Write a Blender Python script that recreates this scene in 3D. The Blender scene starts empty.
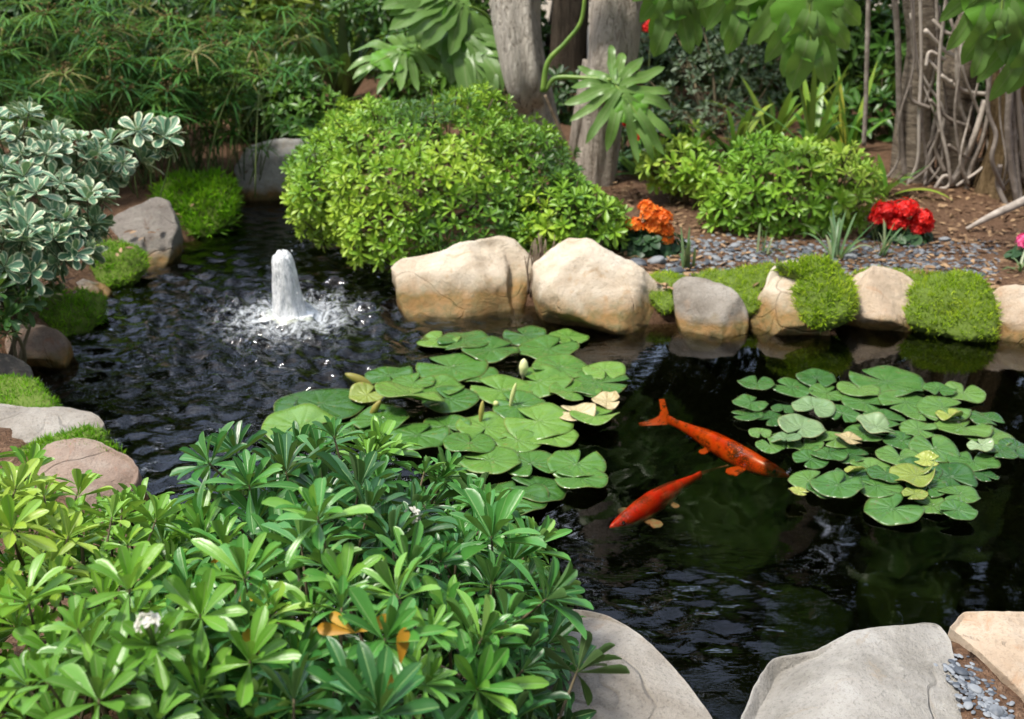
import bpy, bmesh, math, random
import numpy as np
from mathutils import Vector, noise

random.seed(7)
RNG = np.random.default_rng(11)
SC = bpy.context.scene
COL = SC.collection
R = math.radians

# ------------------------------------------------------------------ camera
W, H, F = 1024.0, 719.0, 1100.0
CAMZ, PITCH = 1.5, R(22.7)
cam_d = bpy.data.cameras.new('camera')
cam = bpy.data.objects.new('camera', cam_d)
COL.objects.link(cam)
cam.location = (0, 0, CAMZ)
cam.rotation_euler = (R(90) - PITCH, 0, 0)
cam_d.sensor_width = 36.0
cam_d.lens = F / W * 36.0
cam_d.clip_start, cam_d.clip_end = 0.05, 600
cam_d.dof.use_dof = True
cam_d.dof.focus_distance = 2.1
cam_d.dof.aperture_fstop = 5.6
SC.camera = cam

# ------------------------------------------------------------------ light
SUN_EL, SUN_AZ = 64.0, -118.0     # azimuth from +Y, clockwise seen from above: behind the viewer, to the left
world = bpy.data.worlds.new('World')
SC.world = world
world.use_nodes = True
wn = world.node_tree
sky = wn.nodes.new('ShaderNodeTexSky')
sky.sky_type = 'NISHITA'
sky.sun_disc = False
sky.sun_elevation = R(SUN_EL)
sky.sun_rotation = R(SUN_AZ)
sky.air_density, sky.dust_density, sky.ozone_density = 1.0, 3.0, 1.0
wn.nodes['Background'].inputs['Strength'].default_value = 0.11
# bright cloud patches added to the unseen sky, to glint on the ripples
_tc = wn.nodes.new('ShaderNodeTexCoord')
_cn = wn.nodes.new('ShaderNodeTexNoise'); _cn.inputs['Scale'].default_value = 2.6; _cn.inputs['Detail'].default_value = 6
wn.links.new(_tc.outputs['Generated'], _cn.inputs['Vector'])
_cr = wn.nodes.new('ShaderNodeMapRange')
for _k, _v in ((1, .54), (2, .62), (3, .12), (4, 1.0)): _cr.inputs[_k].default_value = _v
wn.links.new(_cn.outputs[0], _cr.inputs[0])
_cm = wn.nodes.new('ShaderNodeMix'); _cm.data_type = 'RGBA'
wn.links.new(_cr.outputs[0], _cm.inputs[0]); wn.links.new(sky.outputs[0], _cm.inputs[6])
_cm.inputs[7].default_value = (11.0, 11.8, 13.0, 1)
# unseen sky beyond the garden is made brightest, to strengthen the water glints
_dt = wn.nodes.new('ShaderNodeVectorMath'); _dt.operation = 'DOT_PRODUCT'; _dt.inputs[1].default_value = (-.15, .80, .58)
wn.links.new(_tc.outputs['Generated'], _dt.inputs[0])
_br = wn.nodes.new('ShaderNodeMapRange')
for _k, _v in ((1, .25), (2, .95), (3, .5), (4, 3.3)): _br.inputs[_k].default_value = _v
wn.links.new(_dt.outputs['Value'], _br.inputs[0])
_sc = wn.nodes.new('ShaderNodeVectorMath'); _sc.operation = 'SCALE'
wn.links.new(_cm.outputs[2], _sc.inputs[0]); wn.links.new(_br.outputs[0], _sc.inputs['Scale'])
wn.links.new(_sc.outputs[0], wn.nodes['Background'].inputs['Color'])
sun_d = bpy.data.lights.new('sun', 'SUN')
sun_d.energy = 3.6
sun_d.angle = R(9)
sun_d.color = (1.0, 0.95, 0.86)
sun = bpy.data.objects.new('sun', sun_d)
COL.objects.link(sun)
_sd = Vector((math.sin(R(SUN_AZ)) * math.cos(R(SUN_EL)), math.cos(R(SUN_AZ)) * math.cos(R(SUN_EL)), math.sin(R(SUN_EL))))
sun.rotation_euler = _sd.to_track_quat('Z', 'Y').to_euler()
SC.view_settings.view_transform = 'Standard'
SC.view_settings.look = 'None'
SC.view_settings.exposure = 0.5
SC.view_settings.gamma = 1.0
SC.view_settings.use_curve_mapping = False
SC.render.engine = 'CYCLES'
SC.cycles.max_bounces = 8
SC.cycles.transparent_max_bounces = 12
SC.cycles.caustics_reflective = False
SC.cycles.caustics_refractive = False
SC.cycles.sample_clamp_indirect = 4.0
SC.cycles.use_denoising = True

# ------------------------------------------------------------------ projection helpers
_fw = np.array([0, math.cos(PITCH), -math.sin(PITCH)])
_up = np.array([0, math.sin(PITCH), math.cos(PITCH)])
_rt = np.array([1.0, 0, 0])
CAM = np.array([0, 0, CAMZ])

def ray(px, py):
    d = _fw * F + _rt * (px - W / 2) - _up * (py - H / 2)
    return d / np.linalg.norm(d)
def at_z(px, py, z=0.0):
    d = ray(px, py); return CAM + d * ((z - CAMZ) / d[2])
def at_y(px, py, y):
    d = ray(px, py); return CAM + d * (y / d[1])
def at_d(px, py, dist):
    return CAM + ray(px, py) * dist
def on_plane(px, py, p0, n):
    d = ray(px, py); return CAM + d * (np.dot(np.asarray(p0) - CAM, n) / np.dot(d, n))
def nrm(v):
    v = np.asarray(v, float); return v / max(1e-9, np.linalg.norm(v))
def pxm(p):
    """metres per pixel at world point p"""
    return np.dot(np.asarray(p) - CAM, _fw) / F

# ------------------------------------------------------------------ object helpers
def tag(o, label=None, cat=None, group=None, kind=None):
    if label: o['label'] = label
    if cat: o['category'] = cat
    if group: o['group'] = group
    if kind: o['kind'] = kind
    return o
def link(name, me, mat=None, parent=None, loc=None):
    o = bpy.data.objects.new(name, me)
    COL.objects.link(o)
    if mat is not None and me is not None:
        for m in (mat if isinstance(mat, (list, tuple)) else [mat]): me.materials.append(m)
    if parent is not None:
        o.parent = parent
        pl = parent.location if parent.parent is None else parent.location + parent.parent.location
        if loc is None: o.location = -Vector(pl)      # children are built in world coordinates
        else: o.location = loc
    elif loc is not None: o.location = loc
    return o
def empty(name, loc, label, cat, group=None):
    o = bpy.data.objects.new(name, None)
    COL.objects.link(o); o.location = Vector([float(v) for v in loc]); o.empty_display_size = 0.1
    return tag(o, label, cat, group)
def mesh_np(name, v, quads=None, tris=None, uv=None, rnd=None, smooth=True):
    """v (n,3); quads (m,4); tris (k,3); uv (n,2) per vertex; rnd (n,) per vertex"""
    me = bpy.data.meshes.new(name)
    quads = np.zeros((0, 4), int) if quads is None else np.asarray(quads, int)
    tris = np.zeros((0, 3), int) if tris is None else np.asarray(tris, int)
    v = np.asarray(v, np.float32)
    loops = np.concatenate([quads.ravel(), tris.ravel()]).astype(np.int32)
    nq, nt = len(quads), len(tris)
    me.vertices.add(len(v)); me.vertices.foreach_set('co', v.ravel())
    me.loops.add(len(loops)); me.loops.foreach_set('vertex_index', loops)
    me.polygons.add(nq + nt)
    starts = np.concatenate([np.arange(nq) * 4, nq * 4 + np.arange(nt) * 3]).astype(np.int32)
    me.polygons.foreach_set('loop_start', starts)
    me.polygons.foreach_set('use_smooth', np.full(nq + nt, smooth, bool))
    if uv is not None:
        l = me.uv_layers.new(name='UVMap')
        l.data.foreach_set('uv', np.asarray(uv, np.float32)[loops].ravel())
    if rnd is not None:
        a = me.attributes.new('rnd', 'FLOAT', 'POINT')
        a.data.foreach_set('value', np.asarray(rnd, np.float32))
    me.update(calc_edges=True); me.validate()
    return me
class MB:
    """collects numpy pieces into ONE mesh"""
    def __init__(s): s.v, s.q, s.t, s.uv, s.r, s.n = [], [], [], [], [], 0
    def add(s, v, q=None, t=None, uv=None, r=0.5):
        v = np.asarray(v, float)
        s.v.append(v)
        if q is not None and len(q): s.q.append(np.asarray(q, int) + s.n)
        if t is not None and len(t): s.t.append(np.asarray(t, int) + s.n)
        s.uv.append(np.zeros((len(v), 2)) if uv is None else np.asarray(uv, float))
        s.r.append(np.broadcast_to(np.asarray(r, float), (len(v),)).copy())
        s.n += len(v)
    def tube(s, pts, rad, seg=8, r=0.5, cap=True):
        pts = np.asarray(pts, float); n = len(pts)
        rad = np.broadcast_to(np.asarray(rad, float), (n,))
        tg = np.gradient(pts, axis=0); tg /= np.maximum(1e-9, np.linalg.norm(tg, axis=1))[:, None]
        ref = np.array([0, 0, 1.0]) if abs(tg[0][2]) < 0.9 else np.array([1.0, 0, 0])
        a = nrm(np.cross(tg[0], ref)); V = []; U = []
        L = 0.0
        for i in range(n):
            a = a - tg[i] * np.dot(a, tg[i]); a = nrm(a); b = np.cross(tg[i], a)
            if i: L += np.linalg.norm(pts[i] - pts[i - 1])
            for k in range(seg):
                an = 2 * math.pi * k / seg
                V.append(pts[i] + rad[i] * (math.cos(an) * a + math.sin(an) * b)); U.append((k / seg, L))
        Q = [(i * seg + k, i * seg + (k + 1) % seg, (i + 1) * seg + (k + 1) % seg, (i + 1) * seg + k) for i in range(n - 1) for k in range(seg)]
        T = []
        if cap:
            V += [pts[0], pts[-1]]; U += [(0, 0), (0, L)]
            for k in range(seg):
                T.append((n * seg, (k + 1) % seg, k)); T.append((n * seg + 1, (n - 1) * seg + k, (n - 1) * seg + (k + 1) % seg))
        s.add(V, Q, T, U, r)
    def build(s, name, mat, parent=None, smooth=True, loc=None):
        me = mesh_np(name, np.concatenate(s.v), np.concatenate(s.q) if s.q else None, np.concatenate(s.t) if s.t else None,
                     np.concatenate(s.uv), np.concatenate(s.r), smooth)
        return link(name, me, mat, parent, loc)
def smooth_path(pts, n=24):
    """Catmull-Rom through the points"""
    P = np.asarray(pts, float); P = np.vstack([2 * P[0] - P[1], P, 2 * P[-1] - P[-2]])
    out = []
    m = len(P) - 3
    for i in range(n):
        t = i / (n - 1) * m; k = min(int(t), m - 1); u = t - k
        a, b, c, d = P[k:k + 4]
        out.append(0.5 * ((2 * b) + (-a + c) * u + (2 * a - 5 * b + 4 * c - d) * u * u + (-a + 3 * b - 3 * c + d) * u ** 3))
    return np.array(out)

# ------------------------------------------------------------------ leaf templates and scattering
def leaf_tpl(profile, wid, fold=0.15, curl=0.2, across=2):
    """leaf of length 1 along +Y, facing +Z; profile = [(t, half width 0..1)]"""
    xs = np.linspace(-1, 1, across + 1)
    V, U = [], []
    for t, w in profile:
        for x in xs:
            V.append((x * w * wid / 2, t, fold * wid * (abs(x) * w) - curl * t * t))
            U.append((0.5 + x * 0.5, t))
    n = len(profile); k = across + 1
    Q = [(i * k + j, i * k + j + 1, (i + 1) * k + j + 1, (i + 1) * k + j) for i in range(n - 1) for j in range(across)]
    return np.array(V), np.array(Q), np.array(U)
OBOV = [(0, .10), (.12, .16), (.35, .50), (.60, .88), (.80, 1.0), (.92, .78), (1.0, .22)]
OBOV_LO = [(0, .12), (.4, .6), (.75, 1.0), (1.0, .25)]
LANCE = [(0, .2), (.2, .75), (.45, 1.0), (.75, .7), (1.0, .06)]
BLADE = [(0, .8), (.25, 1.0), (.5, .9), (.75, .62), (1.0, .05)]
OVAL = [(0, .15), (.2, .8), (.5, 1.0), (.8, .75), (1.0, .1)]
DIAM = [(0, .1), (.5, 1.0), (1.0, .1)]

def frames(d, n):
    """rotation matrices whose columns are x, y=d, z~n"""
    d = d / np.linalg.norm(d, axis=1)[:, None]
    x = np.cross(d, n); l = np.linalg.norm(x, axis=1)
    bad = l < 1e-5
    if bad.any(): x[bad] = np.cross(d[bad], np.array([0.3, 0.9, 0.1])); l = np.linalg.norm(x, axis=1)
    x /= l[:, None]
    z = np.cross(x, d)
    return np.stack([x, d, z], axis=2)
def scatter(mb, tpl, P, M, S, rnd, sx=None):
    """put the template at every point P with rotation M and scale S into the builder"""
    V, Q, U = tpl
    N, k = len(P), len(V)
    if N == 0: return
    S = np.broadcast_to(np.asarray(S, float), (N,))
    VV = np.broadcast_to(V[None], (N, k, 3)) * S[:, None, None]
    if sx is not None: VV = VV * np.stack([sx, np.ones(N), np.ones(N)], 1)[:, None, :]
    VV = np.einsum('nij,nkj->nki', M, VV) + P[:, None, :]
    QQ = (Q[None] + (np.arange(N) * k)[:, None, None]).reshape(-1, Q.shape[1])
    mb.add(VV.reshape(-1, 3), QQ, None, np.tile(U, (N, 1)), np.repeat(rnd, k))
def basis(A):
    ref = np.where(np.abs(A[:, 2:3]) < 0.9, np.array([[0, 0, 1.0]]), np.array([[1.0, 0, 0]]))
    u = np.cross(A, ref); u /= np.linalg.norm(u, axis=1)[:, None]
    return u, np.cross(A, u)
def rosettes(mb, tpls, P, A, size, n, el=(75, 5), rnd=None, rj=0.12, off=0.12):
    """whorls of n leaves round the axis A at the points P; inner leaves upright, outer ones spreading"""
    K = len(P)
    A = A / np.linalg.norm(A, axis=1)[:, None]
    u, w = basis(A)
    size = np.broadcast_to(np.asarray(size, float), (K,))
    rnd = np.full(K, .5) if rnd is None else rnd
    ph = RNG.uniform(0, 6.28, K)
    for i in range(n):
        an = ph + i * 2.39996 + RNG.normal(0, .12, K)
        e = np.radians(el[0] + (el[1] - el[0]) * (i + .5) / n + RNG.normal(0, 7, K))
        rad = u * np.cos(an)[:, None] + w * np.sin(an)[:, None]
        d = rad * np.cos(e)[:, None] + A * np.sin(e)[:, None]
        nn = -rad * np.sin(e)[:, None] + A * np.cos(e)[:, None] + RNG.normal(0, .12, (K, 3))
        M = frames(d, nn)
        s = size * (0.72 + 0.28 * min(1, (i + 1) / n * 1.5)) * RNG.uniform(.82, 1.12, K)
        base = P - A * (off * size * (i / n))[:, None]
        scatter(mb, tpls[i % len(tpls)], base, M, s, np.clip(rnd + RNG.normal(0, rj, K), 0, 1), RNG.uniform(.85, 1.15, K))
def poisson(P, d):
    keep, grid = [], {}
    for i, p in enumerate(P):
        c = (int(p[0] // d), int(p[1] // d), int(p[2] // d)); ok = True
        for a in (-1, 0, 1):
            for b in (-1, 0, 1):
                for e in (-1, 0, 1):
                    for j in grid.get((c[0] + a, c[1] + b, c[2] + e), ()):
                        q = P[j]
                        if (q[0] - p[0]) ** 2 + (q[1] - p[1]) ** 2 + (q[2] - p[2]) ** 2 < d * d: ok = False; break
                    if not ok: break
                if not ok: break
            if not ok: break
        if ok: grid.setdefault(c, []).append(i); keep.append(i)
    return np.array(keep, int)
def lump_surface(lumps, n_per, shell=1.0, rough=0.10, zmin=-1, freq=3.0):
    """points and normals on the outside of a union of ellipsoids"""
    PP, NN = [], []
    for k, (c, r) in enumerate(lumps):
        c, r = np.asarray(c, float), np.asarray(r, float)
        n = max(40, int(n_per * (r[0] * r[1] + r[0] * r[2] + r[1] * r[2]) * 4.2))
        s = RNG.normal(0, 1, (n, 3)); s /= np.linalg.norm(s, axis=1)[:, None]
        f = np.array([1 + rough * 2 * (noise.noise(Vector((c + q * r) * freq)) + .6 * noise.noise(Vector((c + q * r) * freq * 2.7))) for q in s])
        p = c + s * r * shell * f[:, None]
        nn = s / r; nn /= np.linalg.norm(nn, axis=1)[:, None]
        ok = p[:, 2] > zmin
        for j, (c2, r2) in enumerate(lumps):
            if j != k: ok &= (((p - c2) / (np.asarray(r2) * shell * 0.93)) ** 2).sum(1) > 1
        PP.append(p[ok]); NN.append(nn[ok])
    P, N = np.concatenate(PP), np.concatenate(NN)
    o = RNG.permutation(len(P))
    return P[o], N[o]
def patch(P, freq, seed=0.0):
    return np.array([0.5 + 0.5 * noise.noise(Vector(p) * freq + Vector((seed, seed * 2, 3.1))) for p in P])

# ------------------------------------------------------------------ materials
def new_mat(name):
    m = bpy.data.materials.new(name); m.use_nodes = True
    nt = m.node_tree; nt.nodes.clear()
    out = nt.nodes.new('ShaderNodeOutputMaterial')
    return m, nt, out
class N:
    """tiny node helper"""
    def __init__(s, nt): s.nt = nt
    def n(s, t, ins=None, **kw):
        nd = s.nt.nodes.new(t)
        for k, v in kw.items(): setattr(nd, k, v)
        for k, v in (ins or {}).items():
            if hasattr(v, 'is_linked') or hasattr(v, 'links'): s.nt.links.new(v, nd.inputs[k])
            else: nd.inputs[k].default_value = v
        return nd
    def ramp(s, fac, stops, interp='LINEAR'):
        nd = s.n('ShaderNodeValToRGB'); cr = nd.color_ramp; cr.interpolation = interp
        while len(cr.elements) < len(stops): cr.elements.new(0.5)
        for e, (p, c) in zip(cr.elements, stops):
            e.position = p; e.color = (*c, 1) if len(c) == 3 else c
        s.nt.links.new(fac, nd.inputs[0]); return nd.outputs[0]
    def noise(s, vec, scale, detail=4, rough=.55, dist=0.0):
        return s.n('ShaderNodeTexNoise', {'Vector': vec, 'Scale': scale, 'Detail': detail, 'Roughness': rough, 'Distortion': dist}).outputs[0]
    def mix(s, fac, a, b, mode='MIX'):
        nd = s.n('ShaderNodeMix', data_type='RGBA', blend_type=mode)
        for k, v in ((0, fac), (6, a), (7, b)):
            if hasattr(v, 'is_linked'): s.nt.links.new(v, nd.inputs[k])
            else: nd.inputs[k].default_value = (*v, 1) if isinstance(v, tuple) and len(v) == 3 else v
        return nd.outputs[2]
    def math(s, op, a, b=0.0, clamp=False):
        nd = s.n('ShaderNodeMath', operation=op, use_clamp=clamp)
        for k, v in ((0, a), (1, b)):
            if hasattr(v, 'is_linked'): s.nt.links.new(v, nd.inputs[k])
            else: nd.inputs[k].default_value = v
        return nd.outputs[0]
    def rng(s, v, a, b, c=0.0, d=1.0):
        return s.n('ShaderNodeMapRange', {0: v, 1: a, 2: b, 3: c, 4: d}).outputs[0]
    def bump(s, h, strength=.3, dist=.02):
        return s.n('ShaderNodeBump', {'Height': h, 'Strength': strength, 'Distance': dist}).outputs[0]

def leaf_mat(name, stops, rib=None, rough=.38, trans=.25, margin=None, spec=.45, ribw=.045, blotch=0.25, bumpy=True):
    m, nt, out = new_mat(name); g = N(nt)
    at = g.n('ShaderNodeAttribute', attribute_name='rnd').outputs['Fac']
    geo = g.n('ShaderNodeNewGeometry')
    uvn = g.n('ShaderNodeUVMap').outputs[0]
    sep = g.n('ShaderNodeSeparateXYZ', {0: uvn})
    u, v = sep.outputs[0], sep.outputs[1]
    nz = g.noise(geo.outputs['Position'], 35, 3)
    f = g.math('ADD', at, g.math('MULTIPLY', g.math('SUBTRACT', nz, 0.5), blotch))
    col = g.ramp(f, stops)
    du = g.math('ABSOLUTE', g.math('SUBTRACT', u, 0.5))
    if rib is not None:
        rf = g.rng(du, ribw, ribw * .4, 0, .75)
        col = g.mix(rf, col, rib)
    if margin is not None:
        nm = g.math('MULTIPLY', g.math('SUBTRACT', g.noise(geo.outputs['Position'], 60, 2), .5), .28)
        tip = g.math('MULTIPLY', g.rng(v, .62, 1.0), .16)
        mf = g.rng(g.math('ADD', g.math('ADD', du, nm), tip), .36, .43)
        col = g.mix(mf, col, margin)
    # undersides of leaves are paler and matt
    back = g.mix(.45, col, (.17, .22, .10))
    col2 = g.mix(geo.outputs['Backfacing'], col, back)
    p = g.n('ShaderNodeBsdfPrincipled', {'Base Color': col2, 'Roughness': rough, 'Specular IOR Level': spec})
    if bumpy:
        ub = g.math('MULTIPLY', du, 6.0)
        bmp = g.bump(g.math('ADD', g.math('MULTIPLY', g.math('MINIMUM', ub, 1.0), .5), g.math('MULTIPLY', nz, .6)), .35, .004)
        nt.links.new(bmp, p.inputs['Normal'])
    tr = g.n('ShaderNodeBsdfTranslucent', {'Color': g.mix(.5, col, (.20, .32, .03))})
    mx = g.n('ShaderNodeMixShader', {0: trans, 1: p.outputs[0], 2: tr.outputs[0]})
    nt.links.new(mx.outputs[0], out.inputs[0])
    return m
def rock_mat(name, c1, c2, c3, stain=(.16, .085, .025), wet=True, wz=.07, lichen=(.30, .30, .27), sc=1.0, specks=.5):
    m, nt, out = new_mat(name); g = N(nt)
    geo = g.n('ShaderNodeNewGeometry'); P = geo.outputs['Position']
    a = g.noise(P, 5 * sc, 5, .6, .4)
    b = g.noise(P, 24 * sc, 5, .65)
    c = g.noise(P, 150 * sc, 6, .75)
    col = g.ramp(a, [(.30, c1), (.52, c2), (.72, c3)])
    col = g.mix(g.rng(b, .52, .72, 0, .55), col, lichen)
    col = g.mix(g.rng(c, .52, .66, 0, specks * 1.3), col, tuple(x * .42 for x in c1))
    col = g.mix(g.rng(g.noise(P, 9 * sc, 6, .7, 1.2), .57, .68, 0, .6), col, stain)
    # hairline cracks
    vo = g.n('ShaderNodeTexVoronoi', {'Vector': g.mix(.12, P, g.n('ShaderNodeTexNoise', {'Vector': P, 'Scale': 6.0}).outputs[1]), 'Scale': 4.2 * sc}, feature='DISTANCE_TO_EDGE').outputs[0]
    crk = g.rng(vo, .0, .016, 1, 0)
    crk = g.math('MULTIPLY', crk, g.rng(g.noise(P, 3.3, 2), .5, .6))
    col = g.mix(g.math('MULTIPLY', crk, .28), col, (.07, .055, .04))
    hgt = g.math('ADD', g.math('MULTIPLY', b, .8), g.math('ADD', g.math('MULTIPLY', c, .4), g.math('MULTIPLY', crk, -.5)))
    rough = .82; spc = .3
    if wet:
        z = g.n('ShaderNodeSeparateXYZ', {0: P}).outputs[2]
        zz = g.math('ADD', z, g.math('MULTIPLY', g.math('SUBTRACT', g.noise(P, 14, 4), .5), -.07))
        col = g.mix(g.rng(zz, wz, wz * .45, 0, .92), col, g.mix(g.rng(b, .4, .65), (.26, .14, .035), (.12, .095, .02)))
        col = g.mix(g.rng(zz, .018, -.02), col, (.022, .020, .005))
        rough = g.rng(zz, .02, .06, .35, .85)
        spc = g.rng(zz, -.03, .01, 0, .3)
    p = g.n('ShaderNodeBsdfPrincipled', {'Base Color': col, 'Roughness': rough, 'Specular IOR Level': spc, 'Normal': g.bump(g.math('ADD', hgt, g.math('MULTIPLY', g.noise(P, 11 * sc, 6, .7, .8), 1.0)), .75, .016)})
    nt.links.new(p.outputs[0], out.inputs[0])
    return m
def plain_mat(name, c1, c2, rough=.6, scale=20, bump=.2, spec=.4, stretch=None, trans=0.0):
    m, nt, out = new_mat(name); g = N(nt)
    P = g.n('ShaderNodeNewGeometry').outputs['Position']
    if stretch is not None: P = g.n('ShaderNodeMapping', {'Vector': P, 'Scale': stretch}).outputs[0]
    a = g.noise(P, scale, 5, .6)
    at = g.n('ShaderNodeAttribute', attribute_name='rnd').outputs['Fac']
    f = g.math('ADD', a, g.math('MULTIPLY', g.math('SUBTRACT', at, .5), .6))
    col = g.ramp(f, [(.3, c1), (.7, c2)])
    p = g.n('ShaderNodeBsdfPrincipled', {'Base Color': col, 'Roughness': rough, 'Specular IOR Level': spec, 'Normal': g.bump(a, bump, .01)})
    last = p.outputs[0]
    if trans:
        last = g.n('ShaderNodeMixShader', {0: trans, 1: last, 2: g.n('ShaderNodeBsdfTranslucent', {'Color': col}).outputs[0]}).outputs[0]
    nt.links.new(last, out.inputs[0])
    return m
def bark_mat(name, c1, c2, c3, rings=False, sc=1.0):
    m, nt, out = new_mat(name); g = N(nt)
    P = g.n('ShaderNodeNewGeometry').outputs['Position']
    S = g.n('ShaderNodeMapping', {'Vector': P, 'Scale': (52 * sc, 52 * sc, 5.0 * sc) if not rings else (10, 10, 42)}).outputs[0]
    a = g.noise(S, 1.0, 7, .72, .9)
    b = g.noise(P, 5, 4, .6)
    c = g.noise(P, 60, 3)
    col = g.ramp(a, [(.36, c1), (.46, c2), (.66, c3)])
    col = g.mix(g.rng(b, .5, .72, 0, .4), col, c1)
    h = g.math('ADD', a, g.math('MULTIPLY', c, .3))
    p = g.n('ShaderNodeBsdfPrincipled', {'Base Color': col, 'Roughness': .85, 'Specular IOR Level': .2, 'Normal': g.bump(h, 1.0, .035)})
    nt.links.new(p.outputs[0], out.inputs[0])
    return m

M = {}
M['pit_dark'] = leaf_mat('dark_pittosporum_leaf', [(.0, (.016, .070, .018)), (.45, (.036, .150, .030)), (.8, (.075, .25, .038)), (1, (.17, .36, .045))], rib=(.26, .42, .15), rough=.32, trans=.2, spec=.45)
M['pit_light'] = leaf_mat('light_pittosporum_leaf', [(.0, (.07, .18, .022)), (.4, (.13, .32, .03)), (.75, (.21, .42, .04)), (1, (.33, .47, .055))], rib=(.28, .40, .14), rough=.34, trans=.28)
M['dome'] = leaf_mat('dome_bush_leaf', [(.0, (.030, .075, .016)), (.32, (.055, .15, .022)), (.5, (.14, .31, .025)), (.78, (.25, .45, .03)), (1, (.40, .57, .05))], rib=(.25, .36, .08), rough=.38, trans=.28)
M['right_bush'] = leaf_mat('right_bush_leaf', [(.0, (.08, .20, .02)), (.4, (.18, .38, .03)), (.75, (.28, .48, .04)), (1, (.42, .56, .07))], rib=(.28, .42, .10), rough=.36, trans=.28)
M['varieg'] = leaf_mat('variegated_leaf', [(.0, (.06, .15, .09)), (.5, (.11, .25, .145)), (1, (.18, .33, .20))], rib=(.20, .32, .20), rough=.42, trans=.15, margin=(.70, .74, .50))
M['grey_shrub'] = leaf_mat('grey_green_leaf', [(.0, (.035, .075, .045)), (.5, (.08, .14, .085)), (1, (.15, .21, .13))], rough=.5, trans=.2)
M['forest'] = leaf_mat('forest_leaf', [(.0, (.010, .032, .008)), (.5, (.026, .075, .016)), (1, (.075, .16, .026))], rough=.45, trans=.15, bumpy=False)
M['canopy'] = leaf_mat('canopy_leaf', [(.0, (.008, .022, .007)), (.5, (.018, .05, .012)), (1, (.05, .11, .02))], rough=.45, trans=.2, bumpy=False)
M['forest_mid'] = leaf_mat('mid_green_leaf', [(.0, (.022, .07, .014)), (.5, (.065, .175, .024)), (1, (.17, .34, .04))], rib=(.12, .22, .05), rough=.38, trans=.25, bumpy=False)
M['forest_painted_sun'] = leaf_mat('painted_sun_leaf', [(.0, (.08, .16, .02)), (.5, (.17, .27, .03)), (1, (.30, .38, .06))], rough=.42, trans=.3, bumpy=False)  # sunlight on far shrubs is put into this paler yellow green
M['sedge'] = leaf_mat('sedge_blade', [(.0, (.012, .055, .012)), (.5, (.045, .16, .026)), (.85, (.13, .27, .04)), (1, (.26, .22, .09))], rough=.55, spec=.2, trans=.3, bumpy=False)
M['sedge_head'] = plain_mat('sedge_flower_head', (.10, .065, .02), (.22, .15, .05), .8, 60, trans=.2)
M['strap'] = leaf_mat('strap_leaf', [(.0, (.05, .15, .02)), (.5, (.12, .29, .03)), (.85, (.26, .42, .05)), (1, (.52, .48, .07))], rib=(.2, .32, .10), rough=.36, trans=.3, bumpy=False)
M['sword'] = leaf_mat('dark_sword_leaf', [(.0, (.018, .05, .018)), (1, (.05, .11, .035))], rough=.4, trans=.12, bumpy=False)
M['iris'] = leaf_mat('iris_blade', [(.0, (.07, .16, .06)), (.6, (.15, .26, .11)), (1, (.32, .36, .20))], rough=.42, trans=.25, bumpy=False)
M['philo'] = leaf_mat('philodendron_blade', [(.0, (.06, .18, .02)), (.5, (.12, .31, .03)), (.9, (.20, .42, .05)), (1, (.36, .42, .06))], rib=(.26, .38, .13), rough=.36, trans=.28, ribw=.05)
M['philo_stem'] = plain_mat('philodendron_petiole', (.10, .20, .03), (.22, .34, .06), .4, 12)
M['moss_bright'] = leaf_mat('bright_moss_blade', [(.0, (.20, .36, .012)), (.5, (.36, .54, .02)), (1, (.56, .66, .06))], rough=.7, trans=.4, spec=.1, bumpy=False)  # yellower, lighter green than the left bank moss
M['moss_deep'] = leaf_mat('deep_moss_blade', [(.0, (.08, .26, .006)), (.5, (.17, .43, .012)), (1, (.30, .54, .02))], rough=.7, trans=.4, spec=.1, bumpy=False)
M['moss_base'] = plain_mat('moss_mat', (.10, .15, .02), (.22, .36, .02), .9, 60)
M['stem'] = plain_mat('shrub_stem', (.07, .055, .03), (.16, .13, .07), .8, 30)
M['stem_green'] = plain_mat('green_stem', (.06, .11, .025), (.15, .20, .06), .6, 30)
M['twig'] = plain_mat('dry_twig', (.10, .07, .045), (.26, .20, .14), .85, 40)
M['rock_tan'] = rock_mat('tan_boulder', (.40, .31, .215), (.58, .49, .375), (.69, .63, .53), wz=.14, lichen=(.60, .52, .40), stain=(.40, .25, .12), specks=.3)
M['rock_pink'] = rock_mat('pinkish_boulder', (.38, .28, .19), (.51, .40, .29), (.62, .53, .42), lichen=(.55, .46, .36), stain=(.40, .22, .11), specks=.3)
M['rock_grey'] = rock_mat('grey_boulder', (.16, .135, .105), (.28, .25, .21), (.39, .36, .315), lichen=(.36, .33, .28), stain=(.25, .17, .11), specks=.35)
M['rock_dim'] = rock_mat('dull_grey_boulder', (.15, .13, .115), (.22, .195, .17), (.29, .265, .23), lichen=(.27, .26, .22), stain=(.13, .085, .06), specks=.4)
M['rock_red'] = rock_mat('reddish_boulder', (.20, .14, .105), (.30, .22, .17), (.38, .31, .25), lichen=(.34, .29, .24), stain=(.28, .11, .05), specks=.4)
M['rock_pale'] = rock_mat('pale_boulder', (.20, .185, .155), (.35, .33, .295), (.47, .455, .42), lichen=(.44, .42, .37), stain=(.30, .24, .17), specks=.35)
M['pebble'] = plain_mat('slate_pebble', (.06, .07, .085), (.22, .235, .25), .55, 25, .25)
M['bark_pale'] = bark_mat('weathered_pale_bark', (.17, .14, .11), (.52, .47, .40), (.72, .67, .59))
M['bark_brown'] = bark_mat('grey_brown_bark', (.17, .135, .105), (.45, .385, .32), (.62, .55, .475))
M['bark_dark'] = bark_mat('dark_bark', (.05, .04, .03), (.11, .085, .06), (.19, .15, .11))
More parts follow.
